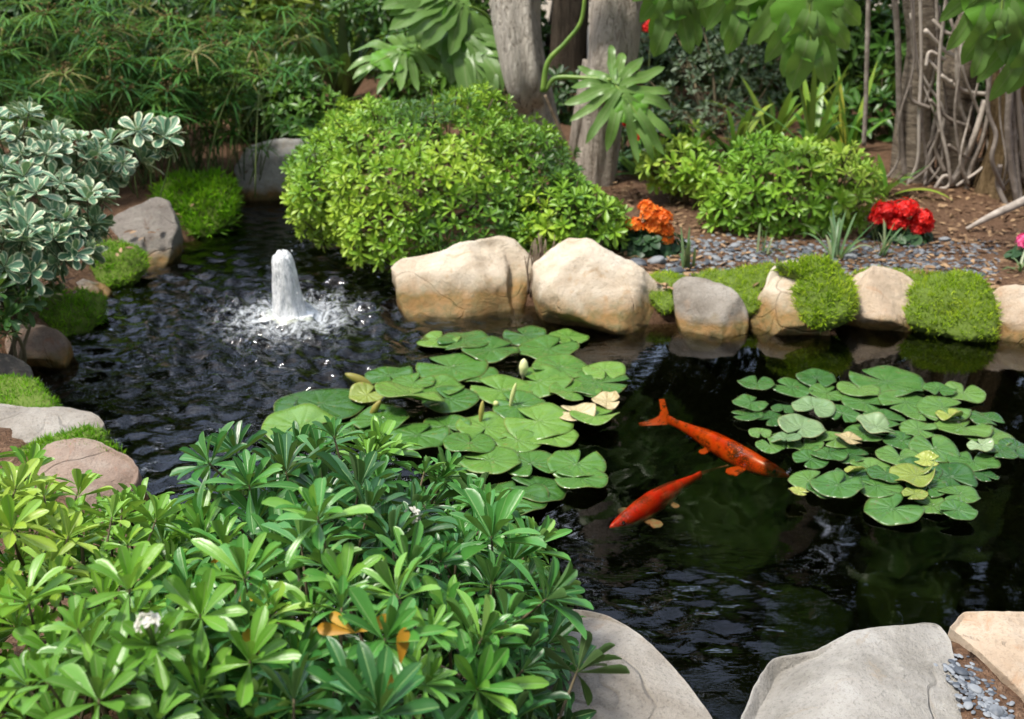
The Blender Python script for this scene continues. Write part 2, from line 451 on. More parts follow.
M['bark_scar'] = bark_mat('leaf_scarred_bark', (.10, .08, .06), (.27, .22, .165), (.42, .36, .28), rings=True)
M['root'] = plain_mat('aerial_root', (.22, .185, .155), (.52, .46, .40), .8, 24)
M['root_mass'] = bark_mat('root_mass', (.07, .045, .022), (.17, .115, .055), (.28, .20, .11))
M['petal_red'] = plain_mat('red_petal', (.62, .006, .006), (.86, .018, .010), .5, 30, trans=.25)
M['petal_orange'] = plain_mat('orange_petal', (.82, .16, .01), (.95, .28, .03), .5, 30, trans=.25)
M['petal_pink'] = plain_mat('pink_petal', (.75, .08, .25), (.85, .16, .36), .5, 30, trans=.25)
M['petal_white'] = plain_mat('white_petal', (.66, .65, .55), (.80, .78, .70), .5, 30, trans=.2)
M['geranium'] = leaf_mat('dark_geranium_leaf', [(.0, (.015, .045, .02)), (1, (.045, .11, .035))], rough=.45, trans=.15, bumpy=False)
M['yellow_leaf'] = plain_mat('yellowed_leaf', (.50, .24, .02), (.62, .38, .04), .5, 30, trans=.3)
M['bud'] = plain_mat('lily_bud', (.45, .50, .16), (.66, .66, .34), .45, 18)
M['rolled'] = plain_mat('rolled_lily_leaf', (.22, .20, .04), (.38, .33, .09), .4, 18)

def pad_mat(name, stops, spots):
    m, nt, out = new_mat(name); g = N(nt)
    geo = g.n('ShaderNodeNewGeometry'); P = geo.outputs['Position']
    at = g.n('ShaderNodeAttribute', attribute_name='rnd').outputs['Fac']
    sep = g.n('ShaderNodeSeparateXYZ', {0: g.n('ShaderNodeUVMap').outputs[0]})
    rad, ang = sep.outputs[0], sep.outputs[1]
    nz = g.noise(P, 18, 4)
    col = g.ramp(g.math('ADD', at, g.math('MULTIPLY', g.math('SUBTRACT', nz, .5), .7)), stops)
    w = g.math('ABSOLUTE', g.math('SINE', g.math('MULTIPLY', ang, math.pi * 11)))
    vein = g.math('MULTIPLY', g.rng(w, .09, .02), g.rng(rad, .95, .3, 0, .5))
    col = g.mix(vein, col, (.16, .27, .07))
    col = g.mix(g.rng(g.math('ADD', rad, g.math('MULTIPLY', g.math('SUBTRACT', nz, .5), .14)), .965, 1.0, 0, .55), col, spots)
    col = g.mix(g.rng(g.noise(P, 46, 3), .64, .72, 0, .6), col, spots)
    back = g.mix(.6, col, (.30, .27, .09))
    col = g.mix(geo.outputs['Backfacing'], col, back)
    h = g.math('ADD', g.math('MULTIPLY', w, .5), g.math('MULTIPLY', nz, 1.4))
    p = g.n('ShaderNodeBsdfPrincipled', {'Base Color': col, 'Roughness': g.rng(g.noise(P, 30, 3), .35, .65, .16, .45), 'Specular IOR Level': .5, 'Normal': g.bump(h, .5, .008)})
    tr = g.n('ShaderNodeBsdfTranslucent', {'Color': col})
    nt.links.new(g.n('ShaderNodeMixShader', {0: .12, 1: p.outputs[0], 2: tr.outputs[0]}).outputs[0], out.inputs[0])
    return m
M['pad_near'] = pad_mat('lily_pad_green', [(.0, (.036, .110, .020)), (.5, (.070, .180, .028)), (1, (.14, .27, .045))], (.20, .19, .05))
M['pad_far'] = pad_mat('lily_pad_deep_green', [(.0, (.030, .095, .022)), (.5, (.058, .155, .032)), (1, (.12, .23, .05))], (.13, .11, .045))
M['pad_yellow'] = pad_mat('lily_pad_yellow', [(.0, (.20, .26, .05)), (.5, (.30, .36, .07)), (1, (.40, .40, .12))], (.32, .24, .08))
M['pad_pale_sheen'] = pad_mat('lily_pad_pale_sheen', [(.0, (.10, .19, .08)), (.5, (.17, .27, .12)), (1, (.25, .34, .17))], (.30, .24, .10))  # sheen of the shiny pads is put into this paler green
M['pad_tan'] = pad_mat('lily_pad_tan', [(.0, (.34, .26, .12)), (.5, (.46, .37, .19)), (1, (.52, .44, .25))], (.26, .17, .07))

# ------------------------------------------------------------------ pond outline (water line), ground, water
POND_PX = [(262, 203), (243, 222), (212, 243), (178, 262), (142, 284), (112, 312), (96, 342), (72, 362), (58, 388), (62, 412), (104, 432), (128, 458), (165, 505), (260, 560), (400, 620), (545, 665), (640, 700), (690, 745), (735, 750), (800, 705), (900, 690), (1010, 670), (1130, 640), (1180, 480), (1130, 350), (1024, 346), (900, 334), (750, 334), (680, 337), (600, 335), (530, 318), (400, 306), (385, 276), (352, 262), (325, 232), (300, 206)]
POND = np.array([at_z(x, y, 0)[:2] for x, y in POND_PX])
def pond_sd(x, y):
    """signed distance to the water's edge, negative over the water (numpy arrays)"""
    x, y = np.asarray(x, float), np.asarray(y, float)
    dmin = np.full(x.shape, 1e9); inside = np.zeros(x.shape, bool)
    n = len(POND)
    for i in range(n):
        ax, ay = POND[i]; bx, by = POND[(i + 1) % n]
        ex, ey = bx - ax, by - ay
        t = np.clip(((x - ax) * ex + (y - ay) * ey) / (ex * ex + ey * ey), 0, 1)
        dmin = np.minimum(dmin, (x - ax - t * ex) ** 2 + (y - ay - t * ey) ** 2)
        c = ((ay > y) != (by > y)) & (x < (bx - ax) * (y - ay) / (by - ay + 1e-12) + ax)
        inside ^= c
    d = np.sqrt(dmin)
    return np.where(inside, -d, d)
def sst(a, b, x):
    t = np.clip((x - a) / (b - a), 0, 1); return t * t * (3 - 2 * t)
def ground_h(x, y):
    x, y = np.asarray(x, float), np.asarray(y, float)
    sd = pond_sd(x, y) - .13
    bank = 0.11 + 0.05 * sst(2.6, 1.2, y) + 0.03 * sst(-.6, -1.6, x) + 0.012 * np.clip(y - 5.2, 0, 6)
    und = 0.012 * np.sin(x * 3.1 + 1) * np.cos(y * 2.7) + 0.006 * np.sin(x * 9 + y * 7)
    up = (bank + und) * sst(-.02, .16, sd)
    dn = -0.62 * sst(0.02, -.45, sd)
    return up + dn
def gz(p):
    return float(ground_h(np.array([p[0]]), np.array([p[1]]))[0])
def on_ground(px, py):
    z = .12
    for _ in range(4):
        p = at_z(px, py, z); z = gz(p)
    return at_z(px, py, z)

def grid_axis(lo, hi, step, far):
    a = list(np.arange(lo, hi, step)); s = step; v = hi
    while v < far: a.append(v); s *= 1.35; v += s
    a.append(far); s = step; v = lo - step; b = []
    while v > -far: b.append(v); s *= 1.35; v -= s
    b.append(-far)
    return np.array(b[::-1] + a)
gx, gy = grid_axis(-3.2, 3.6, .05, 150), grid_axis(.6, 8.2, .05, 150)
X, Y = np.meshgrid(gx, gy)
Z = ground_h(X, Y)
Z += np.where(np.abs(X) < 6, .010 * np.vectorize(lambda a, b: noise.noise(Vector((a * 11, b * 11, .3))))(X, Y), 0)
nx, ny = len(gx), len(gy)
idx = np.arange(nx * ny).reshape(ny, nx)
Q = np.stack([idx[:-1, :-1], idx[:-1, 1:], idx[1:, 1:], idx[1:, :-1]], -1).reshape(-1, 4)
m, nt, out = new_mat('mulch_soil'); g = N(nt)
P = g.n('ShaderNodeNewGeometry').outputs['Position']
a = g.noise(P, 2.2, 5, .6); b = g.noise(P, 46, 5, .7, .8); c = g.noise(P, 140, 3, .6)
col = g.ramp(b, [(.28, (.045, .024, .013)), (.48, (.16, .088, .050)), (.62, (.25, .15, .090)), (.78, (.38, .27, .18))])
col = g.mix(g.rng(a, .45, .65, 0, .5), col, (.15, .085, .05))
col = g.mix(g.rng(c, .60, .72, 0, .6), col, (.34, .25, .17))
sp = g.n('ShaderNodeSeparateXYZ', {0: P})
col = g.mix(g.rng(g.math('ADD', sp.outputs[1], g.math('MULTIPLY', a, 1.5)), 10.2, 10.9, 0, .85), col, g.ramp(c, [(.3, (.34, .28, .20)), (.7, (.50, .43, .33))]))
col = g.mix(g.rng(sp.outputs[2], .03, -.04), col, g.ramp(b, [(.3, (.0015, .002, .001)), (.7, (.005, .006, .0025))]))  # darkness of the murky depth is put into the bed colour below the waterline
p = g.n('ShaderNodeBsdfPrincipled', {'Base Color': col, 'Roughness': .9, 'Specular IOR Level': g.rng(sp.outputs[2], -.02, .03, 0, .2), 'Normal': g.bump(g.math('ADD', b, g.math('MULTIPLY', c, .6)), .9, .03)})
nt.links.new(p.outputs[0], out.inputs[0])
tag(link('ground', mesh_np('ground', np.stack([X, Y, Z], -1).reshape(-1, 3), Q), m), kind='structure')

# water: ripples are real geometry round the fountain plus fine bump
JET = at_z(290, 316, 0)
wx0, wx1, wy0, wy1 = POND[:, 0].min() - .35, POND[:, 0].max() + .35, POND[:, 1].min() - .35, POND[:, 1].max() + .35
wx, wy = np.arange(wx0, wx1, .016), np.arange(wy0, wy1, .016)
X, Y = np.meshgrid(wx, wy)
rr = np.hypot(X - JET[0], Y - JET[1])
amp = np.exp(-rr / .75)
chop = np.zeros_like(X)
for k in range(26):
    th = RNG.uniform(0, 6.28); wl = RNG.uniform(.05, .17); ph = RNG.uniform(0, 6.28)
    chop += wl * .05 * np.sin((X * math.cos(th) + Y * math.sin(th)) * 6.283 / wl + ph + .8 * np.sin(Y * 5 + k))
Z = .0045 * np.exp(-rr / .6) * np.sin(rr * 6.283 / .085) * sst(0, .1, rr) + chop * (.8 * amp * sst(-.1, -.75, X - .25) + .004)
BP = at_z(690, 610, 0)     # a second breezy patch by the near rocks
Z += chop * .22 * np.exp(-((X - BP[0]) ** 2 / .05 + (Y - BP[1]) ** 2 / .03))
nx, ny = len(wx), len(wy)
idx = np.arange(nx * ny).reshape(ny, nx)
Q = np.stack([idx[:-1, :-1], idx[:-1, 1:], idx[1:, 1:], idx[1:, :-1]], -1).reshape(-1, 4)
m, nt, out = new_mat('pond_water'); g = N(nt)
P = g.n('ShaderNodeNewGeometry').outputs['Position']
jd = g.n('ShaderNodeVectorMath', {0: P, 1: tuple(JET)}, operation='DISTANCE').outputs['Value']
near = g.rng(jd, 1.5, .3, .006, 1.0)
rp = g.n('ShaderNodeMapping', {'Vector': P, 'Scale': (.8, 1.7, 1.0)}).outputs[0]
h = g.math('MULTIPLY', g.math('ADD', g.noise(rp, 9, 3, .5, .8), g.math('MULTIPLY', g.noise(rp, 26, 2, .5, .6), .35)), g.math('ADD', near, g.rng(g.n('ShaderNodeVectorMath', {0: P, 1: tuple(BP)}, operation='DISTANCE').outputs['Value'], .40, .08, 0, .35)))
bm = g.bump(h, .55, .03)
fr = g.n('ShaderNodeFresnel', {'IOR': 1.333, 'Normal': bm}).outputs[0]
gl = g.n('ShaderNodeBsdfGlossy', {'Color': (1, 1, 1, 1), 'Roughness': .03, 'Normal': bm}).outputs[0]
tp = g.n('ShaderNodeBsdfTransparent', {'Color': (.68, .69, .58, 1)}).outputs[0]
wsh = g.n('ShaderNodeMixShader', {0: fr, 1: tp, 2: gl}).outputs[0]
# aerated water round the jet
fo = g.noise(P, 22, 5, .7, 1.6)
fm = g.math('MULTIPLY', g.rng(g.math('ADD', fo, g.rng(jd, .48, .04, -.12, .20)), .52, .80), g.rng(jd, .50, .14))
foam = g.n('ShaderNodeBsdfDiffuse', {'Color': (.80, .85, .88, 1)}).outputs[0]
nt.links.new(g.n('ShaderNodeMixShader', {0: g.math('MULTIPLY', fm, .7), 1: wsh, 2: foam}).outputs[0], out.inputs[0])
tag(link('pond_water', mesh_np('pond_water', np.stack([X, Y, Z], -1).reshape(-1, 3), Q), m), kind='structure')

# ------------------------------------------------------------------ rocks and moss
def pillow(outline_px, anchor, n, thick, e=.55, back=.5, noise_amp=.05, sub=5, seed=0, cuts=7, fine=.7):
    """closed boulder: outline on the plane through anchor with normal n, thickness along n"""
    n = nrm(n); anchor = np.asarray(anchor, float)
    pts = np.array([on_plane(x, y, anchor, n) for x, y in outline_px])
    c = pts.mean(0)
    u = nrm(np.cross(n, [0, 0, 1]) if abs(n[2]) < .95 else np.cross(n, [0, 1, 0])); w = np.cross(n, u)
    pu, pw = (pts - c) @ u, (pts - c) @ w
    # dense outline in polar form
    per_u, per_w = [], []
    k = len(pts)
    cl = smooth_path(np.vstack([np.c_[pu, pw, pu * 0], [pu[0], pw[0], 0]]), 160)[:, :2]
    cl = .55 * cl + .45 * np.array([[np.interp(t, np.arange(k + 1), np.r_[pu, pu[0]]), np.interp(t, np.arange(k + 1), np.r_[pw, pw[0]])] for t in np.linspace(0, k, 160)])
    th = np.arctan2(cl[:, 1], cl[:, 0]); rd = np.hypot(cl[:, 0], cl[:, 1])
    o = np.argsort(th); th, rd = th[o], rd[o]
    bm = bmesh.new(); bmesh.ops.create_icosphere(bm, subdivisions=sub, radius=1.0)
    s = np.array([v.co[:] for v in bm.verts])
    faces = np.array([[v.index for v in f.verts] for f in bm.faces]); bm.free()
    an = np.arctan2(s[:, 1], s[:, 0]); r = np.hypot(s[:, 0], s[:, 1])
    Rr = np.interp(an, th, rd, period=2 * math.pi)
    rho = r ** e
    t = np.sign(s[:, 2]) * np.abs(s[:, 2]) ** (e if e < 1 else 1)
    size = rd.mean()
    tt = np.where(t > 0, t * thick * (1 - back), t * thick * back)
    v = c + (rho * Rr * np.cos(an))[:, None] * u + (rho * Rr * np.sin(an))[:, None] * w + tt[:, None] * n
    rg = np.random.default_rng(seed + 5)
    for _ in range(cuts):     # broken facets
        sp_ = .55 if n[2] < .9 else .22
        d = nrm(rg.normal(0, sp_, 3) + n)
        lim = np.percentile((v - c) @ d, rg.uniform(80, 95))
        ov = np.maximum(0, (v - c) @ d - lim)
        v = v - (ov * np.clip(s[:, 2] / .35, 0, 1))[:, None] * d * .95
    dirs = v - c; dirs = dirs / np.maximum(1e-6, np.linalg.norm(dirs, axis=1))[:, None]
    for i in range(len(v)):
        q = Vector(v[i]); sv = Vector((seed * 1.7, seed * .9, seed * 2.3))
        a = noise.noise(q * (1.6 / size) * .6 + sv) + .5 * noise.noise(q * (4.2 / size) * .6 + sv) + .35 * abs(noise.noise(q * (7.5 / size) * .6 + sv)) + .16 * noise.noise(q * (22 / size) * .6 + sv)
        b = noise.ridged_multi_fractal(q * (6 / size) * .5 + sv, 1.0, 2.0, 4, 1.0, 2.0) - 1.2
        v[i] += dirs[i] * size * noise_amp * (a + fine * b * .6)
    return v, faces, c
VIEW = lambda p: nrm(CAM - np.asarray(p))
def rock(outline, anchor, n, thick, mat, label, name='boulder', cat='boulder', ext=0, **kw):
    if ext:     # the foot of the rock goes on below the water line
        ys = [q[1] for q in outline]; lim = min(ys) + .68 * (max(ys) - min(ys))
        outline = [(x, y + ext * min(1, max(0, (y - lim) / (.2 * (max(ys) - min(ys)))))) for x, y in outline]
    v, f, c = pillow(outline, anchor, n, thick, **kw)
    b = np.array([c[0], c[1], v[:, 2].min()])
    o = link(name, mesh_np(name, v - b, None, f), M[mat], None, Vector(b))
    return tag(o, label, cat, 'rocks round the pond edge')
def front(px, py, z, dback, tilt=.5):
    """anchor a little behind the water-line pixel; normal between the view and up"""
    p = at_z(px, py, z); d = nrm([p[0], p[1], 0]); a = p + d * dback
    return a, nrm(VIEW(a) * (1 - tilt) + np.array([0, 0, 1]) * tilt)

a, n = front(280, 198, .0, .10, .2)
rock([(234, 172), (246, 150), (272, 140), (300, 140), (322, 148), (326, 180), (310, 202), (280, 206), (250, 200)], a, n, .30, 'rock_pale', 'rounded grey rock at the far end of the pond, left of the clipped round bush', seed=1, ext=22)
a, n = front(150, 268, .0, .12, .45)
rock([(98, 232), (118, 226), (140, 215), (160, 206), (172, 214), (182, 240), (172, 258), (150, 272), (128, 270), (104, 254)], a, n, .30, 'rock_dim', 'flat dull grey rock between two moss cushions on the left bank', seed=2, ext=22)
a, n = front(100, 300, .0, .06, .4)
rock([(70, 292), (84, 284), (104, 284), (112, 292), (106, 306), (84, 312), (68, 306)], a, n, .16, 'rock_dim', 'small brown rock showing between two dark moss cushions', seed=3)
a, n = front(48, 366, .0, .08, .35)
rock([(10, 336), (28, 326), (50, 331), (66, 342), (73, 354), (68, 368), (40, 378), (14, 370), (6, 352)], a, n, .25, 'rock_red', 'rounded reddish brown rock below the moss at the left frame edge', seed=4, ext=22)
a, n = front(-8, 380, .08, .06, .4)
rock([(-45, 366), (-15, 360), (14, 364), (32, 374), (30, 392), (0, 400), (-40, 396)], a, n, .2, 'rock_dim', 'low brown rock cut by the left frame edge', seed=5)
rock([(-60, 420), (-10, 410), (30, 415), (70, 417), (96, 420), (106, 430), (92, 440), (50, 448), (10, 456), (-50, 462)], at_z(30, 436, .10), (0, -.15, 1), .30, 'rock_grey', 'flat grey slab rock with a crack on the left bank', seed=6, back=.8, e=.4)
rock([(26, 468), (50, 450), (86, 443), (112, 450), (134, 462), (140, 482), (110, 520), (50, 520), (22, 496)], at_z(84, 478, .10), (0, -.4, 1), .28, 'rock_red', 'pinkish angular rock behind the light green foreground leaves', seed=7, back=.8, e=.45)
a, n = front(470, 315, .0, .16, .25)
rock([(392, 274), (402, 264), (436, 258), (470, 246), (498, 236), (516, 242), (536, 262), (530, 296), (522, 320), (470, 326), (430, 322), (402, 312)], a, n, .42, 'rock_tan', 'big tan boulder overhung by the round bush, brown stained at the waterline', seed=8, ext=22, noise_amp=.075, e=.6)
a, n = front(600, 330, .0, .16, .25)
rock([(536, 268), (548, 258), (570, 242), (588, 244), (610, 260), (640, 272), (664, 288), (684, 306), (704, 324), (655, 344), (590, 340), (552, 330), (534, 306)], a, n, .42, 'rock_tan', 'big pale tan boulder with a peaked top, right of the dry twigs', seed=9, ext=22, noise_amp=.075, e=.6)
a, n = front(712, 334, .0, .10, .35)
rock([(672, 288), (686, 280), (710, 283), (732, 296), (747, 316), (745, 332), (722, 340), (690, 334), (674, 318)], a, n, .28, 'rock_grey', 'small grey wedge rock between two patches of bright moss', seed=10, ext=22)
a, n = front(785, 334, .0, .10, .35)
rock([(762, 296), (772, 268), (788, 261), (806, 268), (814, 290), (826, 318), (830, 332), (800, 342), (768, 336), (748, 322), (752, 308)], a, n, .28, 'rock_tan', 'upright pale rock partly covered by a bright moss cushion', seed=11, ext=22)
a, n = front(880, 332, .0, .12, .35)
rock([(838, 300), (848, 280), (872, 273), (904, 278), (924, 292), (922, 312), (900, 330), (860, 338), (838, 326)], a, n, .28, 'rock_pink', 'flat topped pinkish rock between the two right moss cushions', seed=12, ext=22)
a, n = front(1015, 345, .0, .12, .35)
rock([(982, 312), (996, 296), (1024, 292), (1060, 296), (1080, 330), (1050, 356), (1004, 350), (986, 336)], a, n, .3, 'rock_pink', 'pink and grey rock at the right frame edge behind the pond', seed=13, ext=22)
UPN = (0, -.12, 1)
rock([(520, 660), (545, 628), (572, 615), (606, 622), (640, 646), (668, 672), (692, 700), (716, 738), (700, 800), (600, 830), (530, 780), (505, 710)], at_z(610, 700, .20), UPN, .34, 'rock_grey', 'smooth rounded grey boulder beside the dark green foreground shrub', seed=14, cuts=5, back=.84, e=.36, noise_amp=.022, sub=6, fine=.3)
rock([(738, 722), (752, 690), (772, 664), (815, 656), (850, 642), (900, 636), (934, 633), (948, 650), (955, 684), (968, 705), (1000, 760), (960, 840), (800, 840), (730, 780)], at_z(850, 720, .22), UPN, .34, 'rock_pale', 'broad whitish grey boulder at the near edge of the pond', seed=15, cuts=6, back=.86, e=.34, noise_amp=.028, sub=6, fine=.5)
rock([(946, 634), (962, 619), (1000, 620), (1060, 618), (1120, 640), (1120, 740), (1060, 740), (1026, 712), (1000, 686), (974, 660)], at_z(1030, 670, .24), UPN, .34, 'rock_pink', 'tan boulder with an orange stain in the lower right corner', seed=16, cuts=8, back=.84, e=.36, noise_amp=.03, sub=6)
for i, (ol, z, lb) in enumerate([([(690, 470), (740, 455), (775, 490), (780, 560), (730, 580), (690, 540)], -.42, 'dim green algae covered rock under the water below the red koi'),
                                 ([(880, 560), (930, 545), (960, 590), (940, 640), (880, 640), (860, 600)], -.35, 'dim green algae covered rock under the water beyond the pale boulder'),
                                 ([(770, 610), (820, 590), (850, 630), (830, 680), (780, 690)], -.30, 'dim green submerged rock close to the left end of the pale boulder')]):
    pass
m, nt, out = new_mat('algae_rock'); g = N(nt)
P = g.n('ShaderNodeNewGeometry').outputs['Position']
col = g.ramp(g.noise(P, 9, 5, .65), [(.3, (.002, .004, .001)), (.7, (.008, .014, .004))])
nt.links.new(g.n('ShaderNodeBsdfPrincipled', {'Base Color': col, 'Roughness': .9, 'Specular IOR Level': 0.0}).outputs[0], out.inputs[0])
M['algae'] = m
for i, (ol, z, lb) in enumerate([([(690, 470), (740, 455), (775, 490), (780, 560), (730, 580), (690, 540)], -.36, 'dim green algae covered rock under the water below the two koi'),
                                 ([(880, 560), (930, 545), (960, 590), (940, 640), (880, 640), (860, 600)], -.30, 'dim green algae covered rock under the water beyond the pale boulder'),
                                 ([(770, 610), (820, 590), (850, 630), (830, 680), (780, 690)], -.26, 'dim green submerged rock off the left end of the pale boulder')]):
    o = rock(ol, at_z(ol[0][0] + 40, ol[0][1] + 40, z), (0, 0, 1), .5, 'algae', lb, 'submerged_rock', 'rock', seed=30 + i, e=.8, sub=4, back=.7, noise_amp=.2)
    o['group'] = 'rocks under the water'

BLADE_S = leaf_tpl([(0, .9), (.5, .9), (1, .1)], .16, 0, .25, 1)
def moss(outline, anchor, n, thick, mat, label, length=.02, dens=16000, seed=0, e=.8, group='moss cushions along the bank'):
    v, f, c = pillow(outline, anchor, n, thick * .55, e=e, seed=seed, cuts=0, noise_amp=.20, sub=5, back=.74, fine=.3)
    root = empty('moss_cushion', (c[0], c[1], v[:, 2].min()), label, 'moss', group)
    link('moss_mat', mesh_np('moss_mat', v, None, f), M['moss_base'], root)
    A, B, C = v[f[:, 0]], v[f[:, 1]], v[f[:, 2]]
    cr = np.cross(B - A, C - A); ar = np.linalg.norm(cr, axis=1) / 2; nn = cr / np.maximum(1e-12, 2 * ar)[:, None]
    wgt = ar * (nn[:, 2] > -.35) * ((A[:, 2] > 0.0))
    cnt = int(dens * wgt.sum())
    wgt = wgt * np.clip((patch((A + B + C) / 3, 26, seed + 9) - .22) * 5, .25, 1)
    k = RNG.choice(len(f), cnt, p=wgt / wgt.sum())
    r1, r2 = np.sqrt(RNG.random(cnt)), RNG.random(cnt)
    P = A[k] * (1 - r1)[:, None] + B[k] * (r1 * (1 - r2))[:, None] + C[k] * (r1 * r2)[:, None]
    d = nn[k] * .8 + RNG.normal(0, .45, (cnt, 3)) + np.array([0, 0, .35])
    MM = frames(d, RNG.normal(0, 1, (cnt, 3)))
    pr = patch(P, 9, seed) * .9 + patch(P, 40, seed) * .5 - .2
    mb = MB()
    scatter(mb, BLADE_S, P, MM, length * RNG.uniform(.5, 1.4, cnt) * (0.6 + .8 * patch(P, 14, seed + 3)), np.clip(pr + RNG.normal(0, .15, cnt), 0, 1), np.full(cnt, 1.0))
    mb.build('moss_blades', M[mat], root, smooth=False)
    return root
def mfront(px, py, z, back, tilt): return front(px, py, z, back, tilt)
a, n = mfront(200, 238, .02, .12, .5)
moss([(158, 204), (168, 184), (198, 174), (226, 180), (236, 202), (228, 224), (204, 238), (186, 234), (174, 222)], a, n, .26, 'moss_deep', 'tall grassy bright moss cushion left of the far grey rock', .045, 11000, 1)
a, n = mfront(120, 285, .03, .10, .5)
moss([(88, 256), (98, 242), (122, 240), (140, 252), (146, 268), (132, 282), (112, 290), (94, 282)], a, n, .20, 'moss_deep', 'small dark green moss cushion right below the flat dull grey rock', .016, 26000, 2)
a, n = mfront(66, 334, .03, .10, .5)
moss([(0, 316), (20, 302), (52, 294), (84, 290), (103, 298), (104, 314), (84, 330), (64, 342), (36, 330), (10, 326)], a, n, .22, 'moss_deep', 'wide dark green moss cushion over the rounded reddish rock', .016, 26000, 3)
moss([(-40, 380), (0, 374), (30, 384), (56, 402), (52, 416), (20, 415), (-40, 412)], at_z(14, 402, .12), (0, -.3, 1), .12, 'moss_deep', 'low green moss patch cut by the left frame edge above the slab rock', .014, 30000, 4)
moss([(6, 456), (30, 444), (60, 434), (96, 429), (116, 440), (124, 456), (108, 458), (90, 446), (60, 450), (40, 462), (10, 474)], at_z(66, 450, .13), (0, -.3, 1), .10, 'moss_deep', 'narrow strip of green moss between the slab and the pinkish rock', .014, 30000, 5)
a, n = mfront(660, 308, .07, .06, .7)
moss([(640, 278), (668, 272), (684, 280), (680, 296), (668, 310), (655, 306)], a, n, .12, 'moss_bright', 'small yellow green moss patch left of the grey wedge rock', .014, 30000, 6)
a, n = mfront(735, 310, .07, .08, .65)
moss([(690, 276), (712, 270), (748, 268), (772, 266), (770, 282), (758, 304), (742, 314), (728, 296), (706, 284)], a, n, .14, 'moss_bright', 'bright moss patch between the grey wedge rock and the upright pale rock', .014, 30000, 7)
a, n = mfront(826, 330, .05, .07, .4)
moss([(776, 264), (800, 260), (834, 264), (852, 284), (854, 306), (842, 322), (818, 326), (800, 312), (796, 292), (806, 272)], a, n, .24, 'moss_bright', 'mounded bright green moss cushion spilling over the upright pale rock', .022, 26000, 8)
a, n = mfront(950, 338, .03, .10, .45)
moss([(896, 318), (914, 296), (930, 280), (960, 276), (984, 286), (998, 312), (996, 334), (970, 340), (930, 332), (904, 326)], a, n, .24, 'moss_bright', 'wide bright moss cushion between the pinkish rocks at the right', .018, 26000, 9)
moss([(855, 274), (880, 268), (930, 274), (985, 280), (960, 288), (900, 282)], on_ground(915, 279) + np.array([0, 0, .0]), (0, 0, 1), .05, 'moss_bright', 'thin flat strip of moss behind the pinkish flat rock', .012, 30000, 10)

# ------------------------------------------------------------------ gravel, pebbles, litter
def pebble_mesh(seed, flat=.55):
    bm = bmesh.new(); bmesh.ops.create_icosphere(bm, subdivisions=3, radius=1)
    for v in bm.verts:
        f = 1 + .22 * noise.noise(v.co * 1.1 + Vector((seed, 0, 0)))
        v.co *= f; v.co.z *= flat; v.co.x *= 1.25
    me = bpy.data.meshes.new('pebble'); bm.to_mesh(me); bm.free()
    for p in me.polygons: p.use_smooth = True
    a = me.attributes.new('rnd', 'FLOAT', 'POINT')
    return me
def set_rnd(me, v):
    me.attributes['rnd'].data.foreach_set('value', np.full(len(me.vertices), v, np.float32))
PB = []
for i in range(9):
    me = pebble_mesh(i * 3.7, .45 + .05 * (i % 4)); set_rnd(me, (i % 9) / 8); me.materials.append(M['pebble']); PB.append(me)
def pebble(px, py, wpx, k, label, grp, z=None):
    p = on_ground(px, py) if z is None else at_z(px, py, z)
    s = wpx * pxm(p) / 2.5
    o = bpy.data.objects.new('pebble', PB[k % 9]); COL.objects.link(o)
    o.location = (p[0], p[1], p[2] + s * .12); o.scale = (s, s, s); o.rotation_euler = (RNG.normal(0, .15), RNG.normal(0, .15), RNG.uniform(0, 6.28))
    return tag(o, label, 'pebble', grp)
pebble(637, 264, 22, 2, 'blue grey pebble under the orange flowers by the tan boulder', 'larger pebbles in the gravel bed')
pebble(676, 272, 20, 1, 'flat blue grey pebble just above the small yellow green moss patch', 'larger pebbles in the gravel bed')
pebble(656, 262, 22, 6, 'pale grey brown pebble between two bluish pebbles by the orange flowers', 'larger pebbles in the gravel bed')
pebble(850, 258, 17, 7, 'pale bluish pebble at the foot of the grass tuft by the moss', 'larger pebbles in the gravel bed')
pebble(944, 240, 14, 8, 'lone pale pebble lying on mulch right of the red flowers', 'larger pebbles in the gravel bed')
used = []
for i in range(330):
    for _ in range(30):
        px = RNG.uniform(668, 985); lo = np.interp(px, [668, 720, 800, 880, 985], [236, 232, 246, 236, 268]); hi = np.interp(px, [668, 740, 800, 880, 985], [270, 264, 260, 268, 280])
        py = RNG.uniform(lo, hi)
        if all((px - a) ** 2 + ((py - b) * 2) ** 2 > 60 for a, b in used): break
    else: continue
    used.append((px, py))
    pebble(px, py, RNG.uniform(4.5, 10) * (1 if RNG.random() < .85 else 1.5), int(RNG.integers(0, 9)),
           'small slate grey pebble among many in the gravel bed behind the pond rocks', 'slate pebbles of the far gravel bed')
pebble(961, 672, 17, 1, 'blue grey pebble lying highest in the gap between the near boulders', 'pebbles between the near boulders', .255)
pebble(975, 690, 15, 7, 'round pale pebble in the middle of the gap between the near boulders', 'pebbles between the near boulders', .255)
pebble(996, 712, 18, 3, 'bluish pebble lowest in the gap between the near boulders', 'pebbles between the near boulders', .255)
pebble(968, 706, 11, 8, 'pinkish pale pebble beside a bent twig between the near boulders', 'pebbles between the near boulders', .255)
mb = MB()
PV = np.array([v.co[:] for v in PB[0].vertices]); PF = np.array([list(p.vertices) for p in PB[0].polygons])
def chips(mb, pts, smin, smax):
    for p in pts:
        s = RNG.uniform(smin, smax); a = RNG.uniform(0, 6.28); c, sn = math.cos(a), math.sin(a)
        v = PV * s * np.array([1, RNG.uniform(.6, 1), .8]); v = v @ np.array([[c, sn, 0], [-sn, c, 0], [0, 0, 1]])
        mb.add(v + p, None, PF, None, RNG.random())
